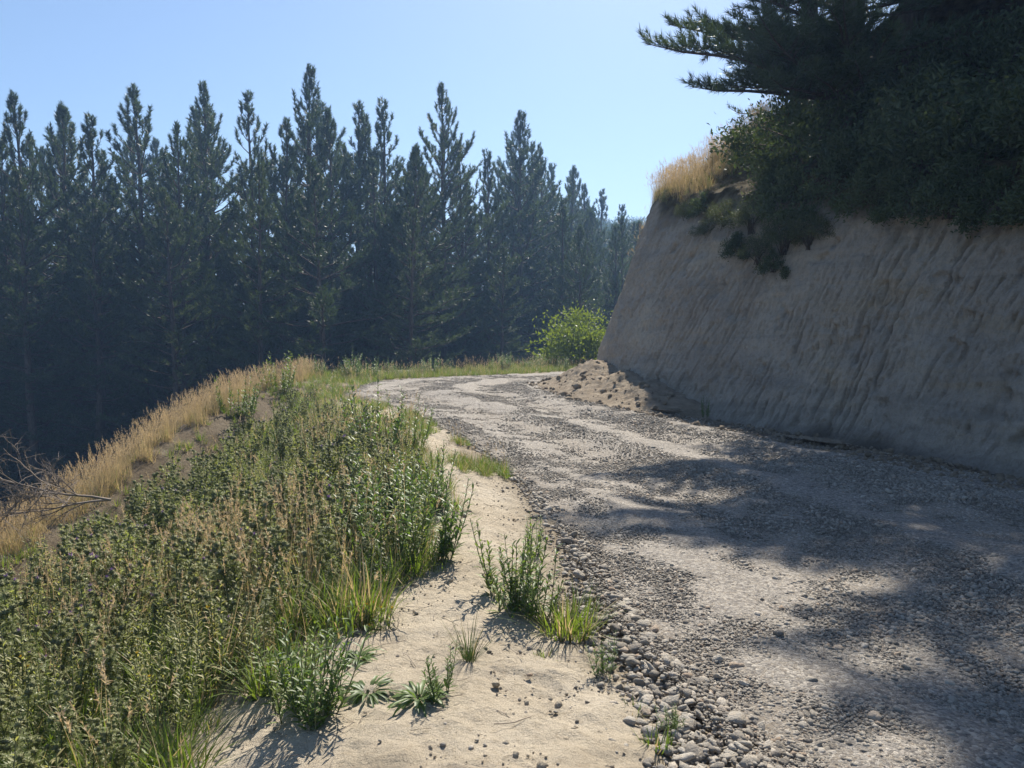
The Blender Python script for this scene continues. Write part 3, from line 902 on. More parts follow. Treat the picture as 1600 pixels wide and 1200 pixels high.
# straw coloured patches inside the thistles
def in_weeds(x, y, lo=0.0):
    we = sdist(WEED_EDGE, np.array([x]), np.array([y]))[0]; so = sdist(pl_O, np.array([x]), np.array([y]))[0]
    return we > lo and so < -1.15
pat = [ground_at(*p)[:2] for p in [(240, 1010), (330, 980), (300, 940), (560, 960), (420, 900), (560, 720), (200, 960)]]
pp = []
while len(pp) < 150:
    c = pat[rng.integers(0, len(pat))]; q = c + rng.normal(0, 0.42, 2)
    if in_weeds(q[0], q[1], 0.05) and (q[1] > 3.6 or rng.uniform() < 0.35): pp.append(q)
for _ in range(5000):
    if len(pp) > 190: break
    q = np.array([rng.uniform(-4.2, -0.5), rng.uniform(2.2, 16)])
    if in_weeds(q[0], q[1], 0.05): pp.append(q)
tufts('straw_grass', dry_meshes + mixed_meshes, np.array(pp), 0.55, 1.05, 'straw coloured grass growing among the thistles', 'grass')

# ------------------------------------------------------------------ leafy plants
def lobed_leaf(b, base, az, el, L, w, droop, r, lobes=5, mi=0):
    """spiny lobed thistle leaf: midrib strip with pointed lobes on both sides"""
    d = np.array([math.cos(az), math.sin(az), 0]); sd = np.array([-d[1], d[0], 0]); p = np.array(base, float)
    e = el; pts = [p.copy()]
    for i in range(lobes):
        p = p + (L / lobes) * (d * math.cos(e) + np.array([0, 0, math.sin(e)])); pts.append(p.copy()); e -= droop / lobes
    for i in range(lobes):
        f = (i + 0.6) / lobes
        ww = w * math.sin(math.pi * min(0.95, 0.18 + 0.75 * f)) * r.uniform(0.8, 1.2)
        fw = (pts[i + 1] - pts[i])
        up = np.array([0, 0, 1.0]) * ww * r.uniform(0.0, 0.5)
        for s in (-1, 1):
            b.add([pts[i], pts[i] + fw * 0.85, pts[i] + fw * r.uniform(0.7, 1.4) + sd * s * ww + up], [(0, 1, 2)], mi)
    fw = pts[-1] - pts[-2]
    b.add([pts[-2] - sd * w * 0.25, pts[-2] + sd * w * 0.25, pts[-1] + fw * 0.8], [(0, 1, 2)], mi)
def lance_leaf(b, base, az, el, L, w, droop, r, mi=0):
    """narrow pointed leaf, folded along its midrib"""
    d = np.array([math.cos(az), math.sin(az), 0]); sd = np.array([-d[1], d[0], 0]); p = np.array(base, float)
    e = el; pts = [p.copy()]
    for i in range(3):
        p = p + (L / 3) * (d * math.cos(e) + np.array([0, 0, math.sin(e)])); pts.append(p.copy()); e -= droop / 3
    u = np.array([0, 0, w * 0.35])
    V = [pts[0], pts[1] - sd * w + u, pts[1], pts[1] + sd * w + u, pts[2] - sd * w * 0.8 + u, pts[2], pts[2] + sd * w * 0.8 + u, pts[3]]
    b.add(V, [(1, 2, 5, 4), (2, 3, 6, 5)], mi)
    k = b.n - len(V)
    b.f[3].append(np.array([(0, 2, 1), (0, 3, 2), (4, 5, 7), (5, 6, 7)]) + k); b.m[3].append(np.full(4, mi))
def head(b, p, d, rad, r, mi, spikes=22):
    """round spiny flower head"""
    d = unit(np.array(d, float))
    n = 26
    i = np.arange(n) + 0.5
    ph = np.arccos(1 - 2 * i / n); th = np.pi * (1 + 5 ** 0.5) * i
    S = np.stack([np.cos(th) * np.sin(ph), np.sin(th) * np.sin(ph), np.cos(ph)], 1)
    for s in S:
        q = p + s * rad * 0.55; sd = unit(np.cross(s, r.normal(size=3))) * rad * 0.42
        s2 = unit(np.cross(sd, s)) * rad * 0.42
        b.add([q - sd - s2 * 0.5, q + sd - s2 * 0.5, q + s2 * 0.8, p + s * rad * r.uniform(1.2, 1.9)], [(0, 1, 3), (1, 2, 3), (2, 0, 3)], mi)
def thistle(seed, h=0.75, purple=False):
    r = np.random.default_rng(seed)
    st, lf, hd, fl = MB(), MB(), MB(), MB()
    n_st = r.integers(2, 4)
    for s in range(n_st):
        az = r.uniform(0, 6.28); lean = r.uniform(0.03, 0.25); H = h * r.uniform(0.75, 1.1)
        P = [np.array([r.normal(0, 0.03), r.normal(0, 0.03), -0.04])]
        for i in range(6):
            a2 = az + r.normal(0, 0.3)
            P.append(P[-1] + H / 6 * np.array([math.cos(a2) * math.sin(lean), math.sin(a2) * math.sin(lean), math.cos(lean)]))
        P = np.array(P); st.tube(P, np.linspace(0.008, 0.004, 7), 5)
        def leaves(P, n, L0):
            for k in range(n):
                f = 1 - (1 - (k + r.uniform()) / n) ** 1.3
                q = np.array([np.interp(f * (len(P) - 1), np.arange(len(P)), P[:, c]) for c in range(3)])
                lobed_leaf(lf, q, k * 2.4 + r.normal(0, 0.4), r.uniform(0.1, 0.9), L0 * (1.25 - 0.75 * f) * r.uniform(0.7, 1.2), L0 * 0.27 * (1.1 - 0.5 * f), r.uniform(0.3, 1.5), r)
        leaves(P, 26, 0.115)
        tips = [(P[-1], P[-1] - P[-2])]
        for k in range(r.integers(6, 11)):
            f = r.uniform(0.3, 0.95)
            q = np.array([np.interp(f * 6, np.arange(7), P[:, c]) for c in range(3)])
            a2 = r.uniform(0, 6.28); L = h * r.uniform(0.15, 0.38) * (1.3 - f)
            e = r.uniform(0.6, 1.2)
            B = np.array([q, q + L * 0.5 * np.array([math.cos(a2) * math.cos(e), math.sin(a2) * math.cos(e), math.sin(e)]), q + L * np.array([math.cos(a2) * math.cos(e) * 0.85, math.sin(a2) * math.cos(e) * 0.85, math.sin(e) * 1.1])])
            st.tube(B, np.array([0.0045, 0.0035, 0.003]), 4)
            leaves(B, 9, 0.075)
            tips.append((B[-1], B[-1] - B[-2]))
        for j, (q, d) in enumerate(tips):
            rad = r.uniform(0.014, 0.021)
            head(hd, q + unit(d) * rad * 0.6, d, rad, r, 0)
            if purple and r.uniform() < 0.2:
                for w in range(16):
                    dd = unit(unit(d) + r.normal(0, 0.35, 3)); sdv = unit(np.cross(dd, r.normal(size=3))) * 0.0035
                    c = q + unit(d) * rad
                    fl.add([c - sdv, c + sdv, c + dd * 0.034], [(0, 1, 2)])
    parts = [('stem', st.mesh('stem', M['stem'])), ('leaves', lf.mesh('leaves', M['thistle'])), ('flower_heads', hd.mesh('flower_heads', M['thead']))]
    if purple and fl.n: parts.append(('petals', fl.mesh('petals', M['purple'])))
    return parts
def leafy_weed(seed, h=0.45, stems=9, L=0.075, w=0.0075, mat='weed', nleaf=26, spread=0.10, lean=0.5, yellow=0):
    r = np.random.default_rng(seed); st, lf, fl = MB(), MB(), MB()
    for s in range(stems):
        az = r.uniform(0, 6.28); ln = r.uniform(0.05, lean); H = h * r.uniform(0.55, 1.1); rr = spread * math.sqrt(r.uniform())
        P = [np.array([rr * math.cos(az), rr * math.sin(az), -0.03])]
        for i in range(5):
            ln *= 0.88; a2 = az + r.normal(0, 0.15)
            P.append(P[-1] + H / 5 * np.array([math.cos(a2) * math.sin(ln), math.sin(a2) * math.sin(ln), math.cos(ln)]))
        P = np.array(P); st.tube(P, np.linspace(0.0042, 0.0018, 6), 4)
        for k in range(nleaf):
            f = 0.08 + 0.92 * (k + r.uniform()) / nleaf
            q = np.array([np.interp(f * 5, np.arange(6), P[:, c]) for c in range(3)])
            lance_leaf(lf, q, k * 2.4 + r.normal(0, 0.3), r.uniform(0.3, 1.05), L * (1.15 - 0.6 * f) * r.uniform(0.7, 1.25), w * (1.1 - 0.4 * f), r.uniform(0.1, 0.8), r)
        if yellow and r.uniform() < yellow:
            for w2 in range(12):
                dd = unit(np.array([r.normal(0, .6), r.normal(0, .6), 1])); sdv = unit(np.cross(dd, r.normal(size=3))) * 0.003
                fl.add([P[-1] - sdv, P[-1] + sdv, P[-1] + dd * 0.016], [(0, 1, 2)])
    parts = [('stems', st.mesh('stems', M['stem'])), ('leaves', lf.mesh('leaves', M[mat]))]
    if fl.n: parts.append(('flowers', fl.mesh('flowers', M['yellow'])))
    return parts
def rosette(seed, n=44, L=0.19, w=0.0095, mat='weed'):
    r = np.random.default_rng(seed); lf = MB()
    for k in range(n):
        a = k * 2.4 + r.normal(0, 0.2); f = k / n
        lance_leaf(lf, (0.015 * math.cos(a), 0.015 * math.sin(a), 0.0), a, 0.08 + 0.5 * f + r.normal(0, 0.16), L * r.uniform(0.45, 1.15) * (1.1 - 0.3 * f), w * r.uniform(0.6, 1.3), 0.5 + r.uniform(0, 1.3), r)
    cr = MB(); cr.tube(np.array([[0, 0, -0.03], [0, 0, 0.015]]), np.array([0.014, 0.008]), 6)
    return [('leaves', lf.mesh('leaves', M[mat])), ('crown', cr.mesh('crown', M['stem']))]
def rush(seed, n=90, h=0.34, mat='rush'):
    r = np.random.default_rng(seed); b = MB()
    for i in range(n):
        a = r.uniform(0, 6.28); rr = 0.035 * math.sqrt(r.uniform()); long = r.uniform() < 0.08
        blade(b, (rr * math.cos(a), rr * math.sin(a), -0.02), a + r.normal(0, 0.3), r.uniform(0.05, 0.75 if not long else 1.1), h * r.uniform(0.5, 1.0) * (1.5 if long else 1), 0.0022, r.uniform(0.1, 0.7), r, 1 if r.uniform() < 0.12 else 0, 4)
    return [('blades', b.mesh('blades', [M[mat], M['dry']]))]
def grass_plant(seed, n=46, h=0.22, w=0.0045, lean=0.9, dry=0.12, spread=0.05):
    return [('blades', green_tuft(seed, n, h, spread, w, dry, lean))]

thistles = [thistle(400 + i, 0.78, i == 2) for i in range(6)]
spot = []
def thistle_label(x, y, s, purple):
    we = sdist(WEED_EDGE, np.array([x]), np.array([y]))[0]; so = sdist(pl_O, np.array([x]), np.array([y]))[0]
    side = 'beside the open sand' if we < 0.6 else ('above the shady hollow' if so > -2.1 else 'amid the patch')
    far = 'at the near patch corner' if y < 3.4 else ('level with the flat rosettes' if y < 4.6 else ('level with the bushy weeds' if y < 7 else ('level with the low edge grass' if y < 11 else 'near the bend')))
    return f"{'tall' if s > 0.62 else 'low'} spiny thistle {'with purple flowers ' if purple else ''}{side}, {far}"
def put_thistle(x, y, s, label=None, group='thistles of the dense patch', k=None):
    z = float(on_ground([x], [y])[0])
    k = int(rng.integers(0, 6)) if k is None else k
    plant('thistle', thistles[k], (x, y, z), rng.uniform(0, 6.28), s, thistle_label(x, y, s, k == 2), 'thistle', group, rng.normal(0, 0.08), rng.normal(0, 0.08))
tries = 0; mixp = []
while len(spot) < 360 and tries < 16000:
    tries += 1
    d = 2.1 + 13.5 * rng.uniform() ** 1.15
    x = rng.uniform(-4.6, -0.3)
    so = -9
    if not in_weeds(x, d, 0.22): continue
    if x < -0.72 * d - 1.0: continue
    md = 0.15 + 0.009 * d
    if any((x - a) ** 2 + (d - b) ** 2 < md * md for a, b in spot): continue
    spot.append((x, d))
    k = int(rng.integers(0, 6))
    if rng.uniform() < 0.22:
        mixp.append((x, d)); continue
    wd_ = float(sdist(WEED_EDGE, np.array([x]), np.array([d]))[0])
    s = rng.uniform(0.55, 0.9) * (1.0 if d > 3.2 else 0.85) * (0.6 + 0.4 * float(smooth(0.2, 1.0, wd_))) * (1.0 - 0.25 * float(smooth(6, 11, d)))
    if k == 2: put_thistle(x, d, s, 'spiny thistle with small purple flowers in the dense patch', 'purple flowering thistles', 2)
    else: put_thistle(x, d, s, k=k)
print('thistles', len(spot))

pale = [leafy_weed(480 + i, 0.55, 14, 0.055, 0.006, 'pale', 34, 0.13, 0.5, 0.15) for i in range(3)]
for x, d in mixp:
    plant('leafy_weed', pale[int(rng.integers(0, 3))], (x, d, float(on_ground([x], [d])[0])), rng.uniform(0, 6.28), rng.uniform(0.7, 1.1) * (1.0 - 0.25 * float(smooth(6, 11, d))), thistle_label(x, d, 0.7, False).replace('tall spiny thistle', 'pale weed between thistles,'), 'weed', 'pale weeds between the thistles')
weeds = [leafy_weed(430 + i) for i in range(4)]
front_w = [leafy_weed(490 + i, 0.42, 17, 0.07, 0.0075, 'fresh' if i else 'weed', 26, 0.12, 0.65) for i in range(2)]
bushy = [leafy_weed(440 + i, 0.62, 16, 0.085, 0.010, 'weed', 30, 0.16, 0.5) for i in range(3)]
def put(name, parts, px, py, s, label, cat, rz=None):
    P = ground_at(px, py); z = float(on_ground([P[0]], [P[1]])[0])
    return plant(name, parts, (P[0], P[1], z), rng.uniform(0, 6.28) if rz is None else rz, s, label, cat)
put('leafy_weed', bushy[0], 610, 880, 1.05, 'bushy dark weed at the thistle patch corner, casting shade on the sand', 'weed')
put('leafy_weed', bushy[1], 665, 880, 1.0, 'bushy green weed jutting farthest onto the sandy strip', 'weed')
put('leafy_weed', bushy[2], 640, 830, 1.1, 'bushy green weed behind the jutting weed by the sandy strip', 'weed')
put('leafy_weed', bushy[0], 590, 838, 1.1, 'bushy weed half sunk into the thistles behind the shaded sand corner', 'weed')
put('leafy_weed', bushy[1], 668, 800, 0.9, 'bushy weed at the narrowest part of the sandy strip', 'weed')
put('leafy_weed', bushy[2], 592, 722, 1.5, 'tall weed clump standing alone where the sandy strip meets the grass', 'weed')
put('leafy_weed', bushy[0], 640, 700, 1.1, 'weed clump between the tall lone clump and the road edge', 'weed')
put('leafy_weed', front_w[0], 487, 1130, 1.0, 'leafy green weed in front of the thistles, shadow spread on the sand before it', 'weed')
put('leafy_weed', front_w[1], 455, 1110, 0.85, 'smaller leafy weed touching the weed in front of the thistles', 'weed')
put('leafy_weed', front_w[1], 795, 940, 1.1, 'upright leafy weed on the sand beside the gravel, the taller of a pair', 'weed')
put('leafy_weed', front_w[0], 828, 962, 1.0, 'upright leafy weed on the sand beside the gravel, the nearer of a pair', 'weed')
put('leafy_weed', weeds[1], 835, 868, 0.62, 'small leafy weed in the gravel edge behind the upright pair', 'weed')
put('leafy_weed', weeds[2], 695, 1082, 0.55, 'low leafy weed beside the flat rosette on the sand', 'weed')
put('leafy_weed', weeds[0], 944, 1052, 0.42, 'little weed at the inner edge of the stone pile', 'weed')
put('leafy_weed', weeds[3], 1050, 1142, 0.30, 'tiny weed sprouting among the grey stones', 'weed')
put('leafy_weed', weeds[3], 590, 925, 0.62, 'single pale stemmed weed at the shady edge of the sand', 'weed')
put('leafy_weed', weeds[1], 1102, 652, 0.75, 'bright green weed alone at the foot of the clay bank', 'weed')
put('rosette_weed', rosette(450), 655, 1088, 0.95, 'flat leafy rosette lying on the open sand', 'weed')
put('rosette_weed', rosette(451), 560, 1030, 0.8, 'flat rosette at the corner of the grass clump and sand', 'weed')
put('rosette_weed', rosette(452), 575, 1088, 0.8, 'flat rosette between the weed with the shadow and the open sand', 'weed')
put('rush_tuft', rush(455), 733, 1025, 0.78, 'thin wiry rush tuft standing alone on the sand', 'rush')
put('grass_tuft', grass_plant(456, 80, 0.30, 0.0055, 0.95), 410, 1090, 1.0, 'lush arching grass clump at the foot of the thistles', 'grass')
put('grass_tuft', grass_plant(457, 70, 0.30, 0.0055, 0.95), 455, 1065, 1.0, 'lush arching grass clump behind the leafy weed', 'grass')
put('grass_tuft', grass_plant(458, 200, 0.30, 0.004, 0.9, 0.3, 0.12), 885, 985, 1.0, 'yellowish grass tuft between the upright weeds and the stones', 'grass')
put('grass_tuft', grass_plant(459, 60, 0.24, 0.004, 0.9, 0.3, 0.12), 915, 965, 0.9, 'small yellowish grass tuft touching the stones', 'grass')
put('grass_tuft', grass_plant(460, 40, 0.08, 0.003, 1.1), 851, 1020, 0.9, 'tiny round grass tuft alone on the sand', 'grass')
put('grass_tuft', grass_plant(461, 40, 0.12, 0.003, 0.6), 1026, 1168, 1.0, 'tiny bright grass tuft in front of the stones', 'grass')
put('grass_tuft', grass_plant(462, 30, 0.10, 0.003, 0.8), 992, 1108, 0.8, 'tiny grass sprig between two grey stones', 'grass')
put('grass_tuft', grass_plant(463, 70, 0.42, 0.005, 0.6, 0.35, 0.12), 575, 965, 1.0, 'upright grass clump with yellow flowers at its foot', 'grass')
put('grass_tuft', grass_plant(464, 60, 0.36, 0.005, 0.6, 0.35, 0.12), 540, 985, 1.0, 'upright grass clump beside the clump with yellow flowers', 'grass')
put('flowering_weed', leafy_weed(465, 0.16, 8, 0.05, 0.006, 'fresh', 14, 0.06, 0.8, 0.9), 590, 978, 1.0, 'small weed with yellow flowers on the edge of the sand', 'weed')
ug = []
for _ in range(20000):
    if len(ug) >= 800: break
    q = np.array([rng.uniform(-4.2, -0.3), 2.0 + 12 * rng.uniform() ** 1.6])
    if in_weeds(q[0], q[1], 0.1): ug.append(q)
tufts('undergrowth', green_meshes * 2 + mixed_meshes[:2], np.array(ug), 0.6, 1.25, 'green undergrowth filling the ground below the thistles', 'undergrowth')
# low green growth along the road edge past the sandy strip
ed = along(pl_L, 300, 0.02, 0.6, lambda q: 7.6 < q[1] < 14.5 and vnoise(q[0] * 3, q[1] * 1.6, 6) > 0.48)
tufts('edge_grass', green_meshes + mixed_meshes, ed, 0.25, 0.65, 'low green grass along the road edge', 'grass')
ss = []
while len(ss) < 170:
    q = WEED_EDGE[rng.integers(0, len(WEED_EDGE) - 1)] + rng.normal(0, 0.35, 2)
    we = sdist(WEED_EDGE, q[:1], q[1:])[0]
    if -0.05 < we < 0.5: ss.append(q)
tufts('fringe_grass', green_meshes + mixed_meshes[:2], np.array(ss), 0.3, 0.9, 'grass fringe where the thistles meet the sand', 'grass')

# weeds on the outside of the bend
for i in range(46):
    q = along(pl_L, 1, 0.35, 2.0, farf)[0]
    plant('leafy_weed', (bushy + weeds)[i % 7], (q[0], q[1], float(on_ground([q[0]], [q[1]])[0])), rng.uniform(0, 6.28), rng.uniform(0.7, 1.1), f"green weed in the grass strip outside the bend, {'next to the golden grass' if q[0] < -3.2 else ('below the tall dense pine' if q[0] < -1 else ('midway to the leafy bush' if q[0] < 1 else 'close to the leafy bush'))}", 'weed', 'weeds outside the bend')
for k, (px, py, s, lab) in enumerate([(437, 612, 1.35, 'bright green bush weed on the golden grass lip, the larger of two'), (372, 655, 1.2, 'bright green bush weed lower down the golden grass lip')]):
    put('leafy_weed', leafy_weed(470 + k, 0.6, 22, 0.08, 0.011, 'fresh', 30, 0.22, 0.7), px, py, s, lab, 'weed')

# the bare dead branch beyond the thistles
def dead_branch():
    r = np.random.default_rng(8); b = MB(); tw = MB()
    def grow(p, d, L, rad, lev):
        P = [p]; n = 5
        for i in range(n):
            d = unit(d + r.normal(0, 0.13, 3)); P.append(P[-1] + d * L / n)
        P = np.array(P); (b if lev == 0 else tw).tube(P, np.linspace(rad, rad * 0.4, n + 1), 5 if lev == 0 else 3)
        if lev < 3:
            for k in range([8, 6, 4][lev]):
                f = r.uniform(0.25, 1.0); q = np.array([np.interp(f * n, np.arange(n + 1), P[:, c]) for c in range(3)])
                grow(q, unit(d + r.normal(0, 0.55, 3)), L * r.uniform(0.35, 0.65), max(rad * 0.55, 0.0022), lev + 1)
    for dv, L0 in (((-1.0, -0.1, 0.50), 0.95), ((-1.0, 0.2, 0.15), 0.9), ((-1.0, -0.3, 0.28), 0.8)): grow(np.array([0.0, 0, -0.05]), unit(np.array(dv)), L0, 0.013, 0)
    return [('limb', b.mesh('limb', M['twig'])), ('twigs', tw.mesh('twigs', M['twig']))]
P = at_depth(172, 765, 7.3)
g = float(on_ground([P[0]], [P[1]])[0])
plant('dead_branch', dead_branch(), (P[0], P[1], max(g, P[2] - 0.05)), 0, 1.0, 'bare grey dead branch leaning out over the drop', 'dead branch')

# ------------------------------------------------------------------ shrubs and pines on the bank
def leaf_shrub(seed, rx, ry, rz, n, L, w, mat, stems=7, droop=0.0, clump=26):
    """shrub: stems that fork, clumps of small pointed leaves through an uneven volume"""
    r = np.random.default_rng(seed); st, lf = MB(), MB()
    cs = []
    for k in range(clump):
        d = unit(r.normal(size=3)); d[2] = abs(d[2]) * 1.0 - 0.12
        q = d * np.array([rx, ry, rz]) * r.uniform(0.45, 1.0) + np.array([0, 0, 0.12 * rz])
        q[2] -= droop * (q[0] ** 2 + q[1] ** 2) ** 0.5
        cs.append((q, r.uniform(0.16, 0.30) * (rx + rz) * 0.5))
    for k, (q, s) in enumerate(cs):
        if k % 2 == 0:
            m = q * 0.5 + r.normal(0, 0.06, 3) + np.array([0, 0, 0.1])
            st.tube(np.array([[r.normal(0, 0.05), r.normal(0, 0.05), -0.25], m * 0.6, m, q]), np.array([0.022, 0.016, 0.011, 0.005]) * max(rx, 0.6), 4)
    ci = r.integers(0, len(cs), n)
    ctr = np.array([c[0] for c in cs])[ci]; sz = np.array([c[1] for c in cs])[ci]
    p = ctr + r.normal(size=(n, 3)) * sz[:, None] * 0.62 * np.array([1, 1, 0.8])
    d = unit(r.normal(size=(n, 3)) + unit(p - np.array([0, 0, -0.3])) * 0.7 + np.array([0, 0, 0.25]))
    sd = unit(np.cross(d, r.normal(size=(n, 3))))
    ln = L * r.uniform(0.6, 1.25, (n, 1)); wd = w * r.uniform(0.7, 1.2, (n, 1))
    nr = np.cross(d, sd)
    V = np.stack([p, p + d * ln * 0.45 + sd * wd + nr * wd * 0.3, p + d * ln, p + d * ln * 0.45 - sd * wd + nr * wd * 0.3], 1).reshape(-1, 3)
    lf.add(V, np.arange(4 * n).reshape(-1, 4))
    return [('stems', st.mesh('stems', M['bark'])), ('foliage', lf.mesh('foliage', M[mat], True))]

sh_dark = [leaf_shrub(600 + i, 0.95, 0.95, 0.85, 5200, 0.075, 0.016, 'shrub') for i in range(3)]
sh_gorse = [leaf_shrub(610 + i, 0.7, 0.7, 0.65, 5200, 0.055, 0.008, 'gorse', clump=34) for i in range(2)]
sh_hang = [leaf_shrub(620 + i, 0.6, 0.6, 0.5, 3600, 0.08, 0.014, 'shrub', droop=0.9) for i in range(2)]
bank_len = _bs[-1]
def s_at_y(y): return float(np.interp(y, _bank_s[:, 1], _bs))
def on_bank(y, back): 
    s = s_at_y(y); return bank_point(np.array(s), np.array(float(bank_lip(np.array(s))) + back))
# rows of dark shrubs along the lip and up the slope
def shrub_label(hang, back, y):
    where = 'near the grassy corner' if y > 12.8 else ('below the edge pine' if y > 10.8 else ('midway along' if y > 8 else 'at its end'))
    if hang: return f"dark shrub {'rooted low on the face' if back < -0.3 else 'hanging over the lip'} of the clay bank {where}"
    return f"dark leafy thicket shrub {'just above the lip' if back < 1.2 else ('in the middle of the slope' if back < 4.5 else 'high up among the pines')}, {where}"
for row, (back, y0, y1, step, s0, s1) in enumerate([(-0.05, 4.0, 13.6, 0.62, 0.75, 1.15), (0.8, 4.0, 13.8, 0.9, 1.0, 1.5), (2.0, 4.0, 14.6, 1.15, 1.1, 1.6), (3.6, 4.5, 16.0, 1.4, 1.3, 1.8), (5.8, 5, 17.5, 1.9, 0.9, 1.3)]):
    y = y0
    while y < y1:
        P = on_bank(y, back + rng.uniform(-0.25, 0.25))
        gl = float(smooth(9.8, 11.5, y) * smooth(13.0, 12.4, y))
        hang = row == 0
        pr = (sh_hang if hang else (sh_gorse if rng.uniform() < 0.35 else sh_dark))[int(rng.integers(0, 2))]
        sc = rng.uniform(s0, s1) * (0.8 if y > 15 else 1)
        plant('shrub', pr, P - np.array([0, 0, 0.1 if not hang else 0.0]), rng.uniform(0, 6.28), sc, shrub_label(hang, back, y), 'shrub', 'shrubs hanging over the bank lip' if hang else 'shrubs of the bank top thicket')
        y += step * rng.uniform(0.75, 1.25)
# a curtain low on the face towards the camera
for i in range(11):
    y = rng.uniform(5.5, 11.0); s = s_at_y(y); H = float(bank_lip(np.array(s)))
    P = bank_point(np.array(s), np.array(H - rng.uniform(0.1, 0.6)))
    plant('shrub', sh_hang[i % 2], P + np.array([-0.1, -0.05, 0]), rng.uniform(0, 6.28), rng.uniform(0.7, 1.05), shrub_label(True, -0.4, y), 'shrub', 'shrubs hanging over the bank lip')
# grey green gorse-like shrubs that catch some light
for (px, py, d, s, lab) in [(1090, 285, 17.2, 0.75, 'grey green shrub on the grassy corner of the bank'), (1150, 300, 16.3, 0.9, 'grey green shrub at the edge of the thicket on the bank'),
                            (1125, 345, 16.6, 0.6, 'small grey green shrub hanging below the bank corner'), (1385, 290, 11.8, 0.85, 'pale tipped shrub jutting from the dark thicket above the clay'),
                            (1195, 235, 16.2, 1.0, 'grey green shrub below the overhanging pine branch')]:
    plant('shrub', sh_gorse[int(rng.integers(0, 2))], at_depth(px, py + 25, d), rng.uniform(0, 6.28), s, lab, 'shrub')
_bS = np.linspace(12, 33, 420); _bV = np.linspace(0, 6, 160)
_bP = bank_point(np.repeat(_bS[:, None], 160, 1), np.repeat(_bV[None], 420, 0)).reshape(-1, 3)
_bQ = project(_bP)
def bank_at(px, py):
    """point of the bank face seen there"""
    d2 = (_bQ[:, 0] - px) ** 2 + (_bQ[:, 1] - py) ** 2
    near = np.where(d2 < max(d2.min() * 4, 30))[0]
    return _bP[near[np.argmin(_bQ[near, 2])]]
for i, (px, py, s) in enumerate([(1045, 312, 0.40), (1068, 335, 0.45), (1092, 322, 0.55), (1100, 362, 0.40), (1128, 345, 0.60), (1150, 378, 0.55), (1178, 400, 0.55), (1168, 350, 0.7), (1205, 410, 0.55), (1222, 378, 0.75), (1262, 372, 0.7)]):
    plant('shrub', (sh_hang if i % 3 == 2 else sh_gorse)[i % 2], bank_at(px, py), rng.uniform(0, 6.28), s, f'{ORD[i]} trailing shrub below the bank lip counted from the grassy corner', 'shrub', 'trailing shrubs below the corner')
def fern(seed, n=11, L=0.7):
    r = np.random.default_rng(seed); b = MB()
    for k in range(n):
        a = k * 2.4; pts = blade(b, (0, 0, 0), a, r.uniform(0.3, 0.8), L * r.uniform(0.7, 1.1), 0.004, 1.4, r, 0, 8)
        for i in range(1, 8):
            fw = pts[i] - pts[i - 1]; sdv = unit(np.array([-fw[1], fw[0], 0.0])); ln = L * 0.20 * (1.15 - i / 8)
            for s in (-1, 1):
                for h in (0.0, 0.5):
                    q = pts[i - 1] + fw * h
                    b.add([q, q + fw * 0.42, q + fw * 0.35 + sdv * s * ln - np.array([0, 0, 0.1 * ln])], [(0, 1, 2)])
    return [('fronds', b.mesh('fronds', M['gorse']))]
fr = [fern(640), fern(641)]
for k, (px, py, d, s, lab) in enumerate([(1188, 372, 14.6, 0.95, 'arching fern hanging on the upper face of the clay bank'), (1170, 352, 15.0, 0.6, 'small fern above the larger fern on the bank')]):
    plant('fern', fr[k], at_depth(px, py, d), 0.4, s, lab, 'fern', None, 0.2, -0.5)

# grass over the corner of the bank
gp, gz = [], []
while len(gp) < 620:
    y = rng.uniform(15.6, 21.3); back = rng.uniform(-0.15, 2.6)
    P = on_bank(y, back)
    gp.append(P[:2]); gz.append(P[2] - 0.03)
tufts('bank_grass', dry_meshes + mixed_meshes[:1], np.array(gp), 0.6, 1.1, 'pale dry grass crowning the corner of the bank', 'grass', np.array(gz))
gp, gz = [], []
for i in range(160):
    s = s_at_y(19.6) + rng.uniform(0, 3.5); H = float(bank_lip(np.array(s))); P = bank_point(np.array(s), np.array(H - rng.uniform(0, 1.7)))
    gp.append(P[:2]); gz.append(P[2])
tufts('hanging_grass', dry_meshes, np.array(gp), 0.5, 0.9, 'dry grass hanging down the far edge of the bank', 'grass', np.array(gz))

# tall pines above the bank; the edge tree has long low limbs reaching over the road
def near_pine(seed, H, limbs, crown0, rmax, nn, per=5, whorl=0.9, trunk_r=0.17, sub=0.34, nw=0.0075):
    t, c = pine(seed, H, crown0, rmax, nn, 0.16, nw, whorl, 0.30, 0.7, per, limbs, sub, trunk_r)
    c.materials.clear(); c.materials.append(M['needle2'])
    return [('trunk', t), ('crown', c)]
def on_hill(x, y):
    """height of the hillside above the bank"""
    best = None
    S = np.linspace(8, 36, 240); V = np.linspace(0, 22, 150)
    P = bank_point(np.repeat(S[:, None], 150, 1), bank_lip(S)[:, None] + V[None])
    i = np.argmin((P[..., 0] - x) ** 2 + (P[..., 1] - y) ** 2)
    return P.reshape(-1, 3)[i]
PI = math.pi
edge_limbs = []
rr = np.random.default_rng(77)
TX, TY = 6.45, 14.6
E0 = on_hill(TX, TY)
def limb_to(px, py, d, ue):
    """a limb of the edge pine whose tip is over there"""
    q = at_depth(px, py, d); v = q - E0
    hz = math.hypot(v[0], v[1]); lz = max(v[2] - rr.uniform(-0.12, 0.34) * hz, 0.7)
    edge_limbs.append((lz, math.atan2(v[1], v[0]), math.atan2(v[2] - lz, hz), math.hypot(hz, v[2] - lz), ue))
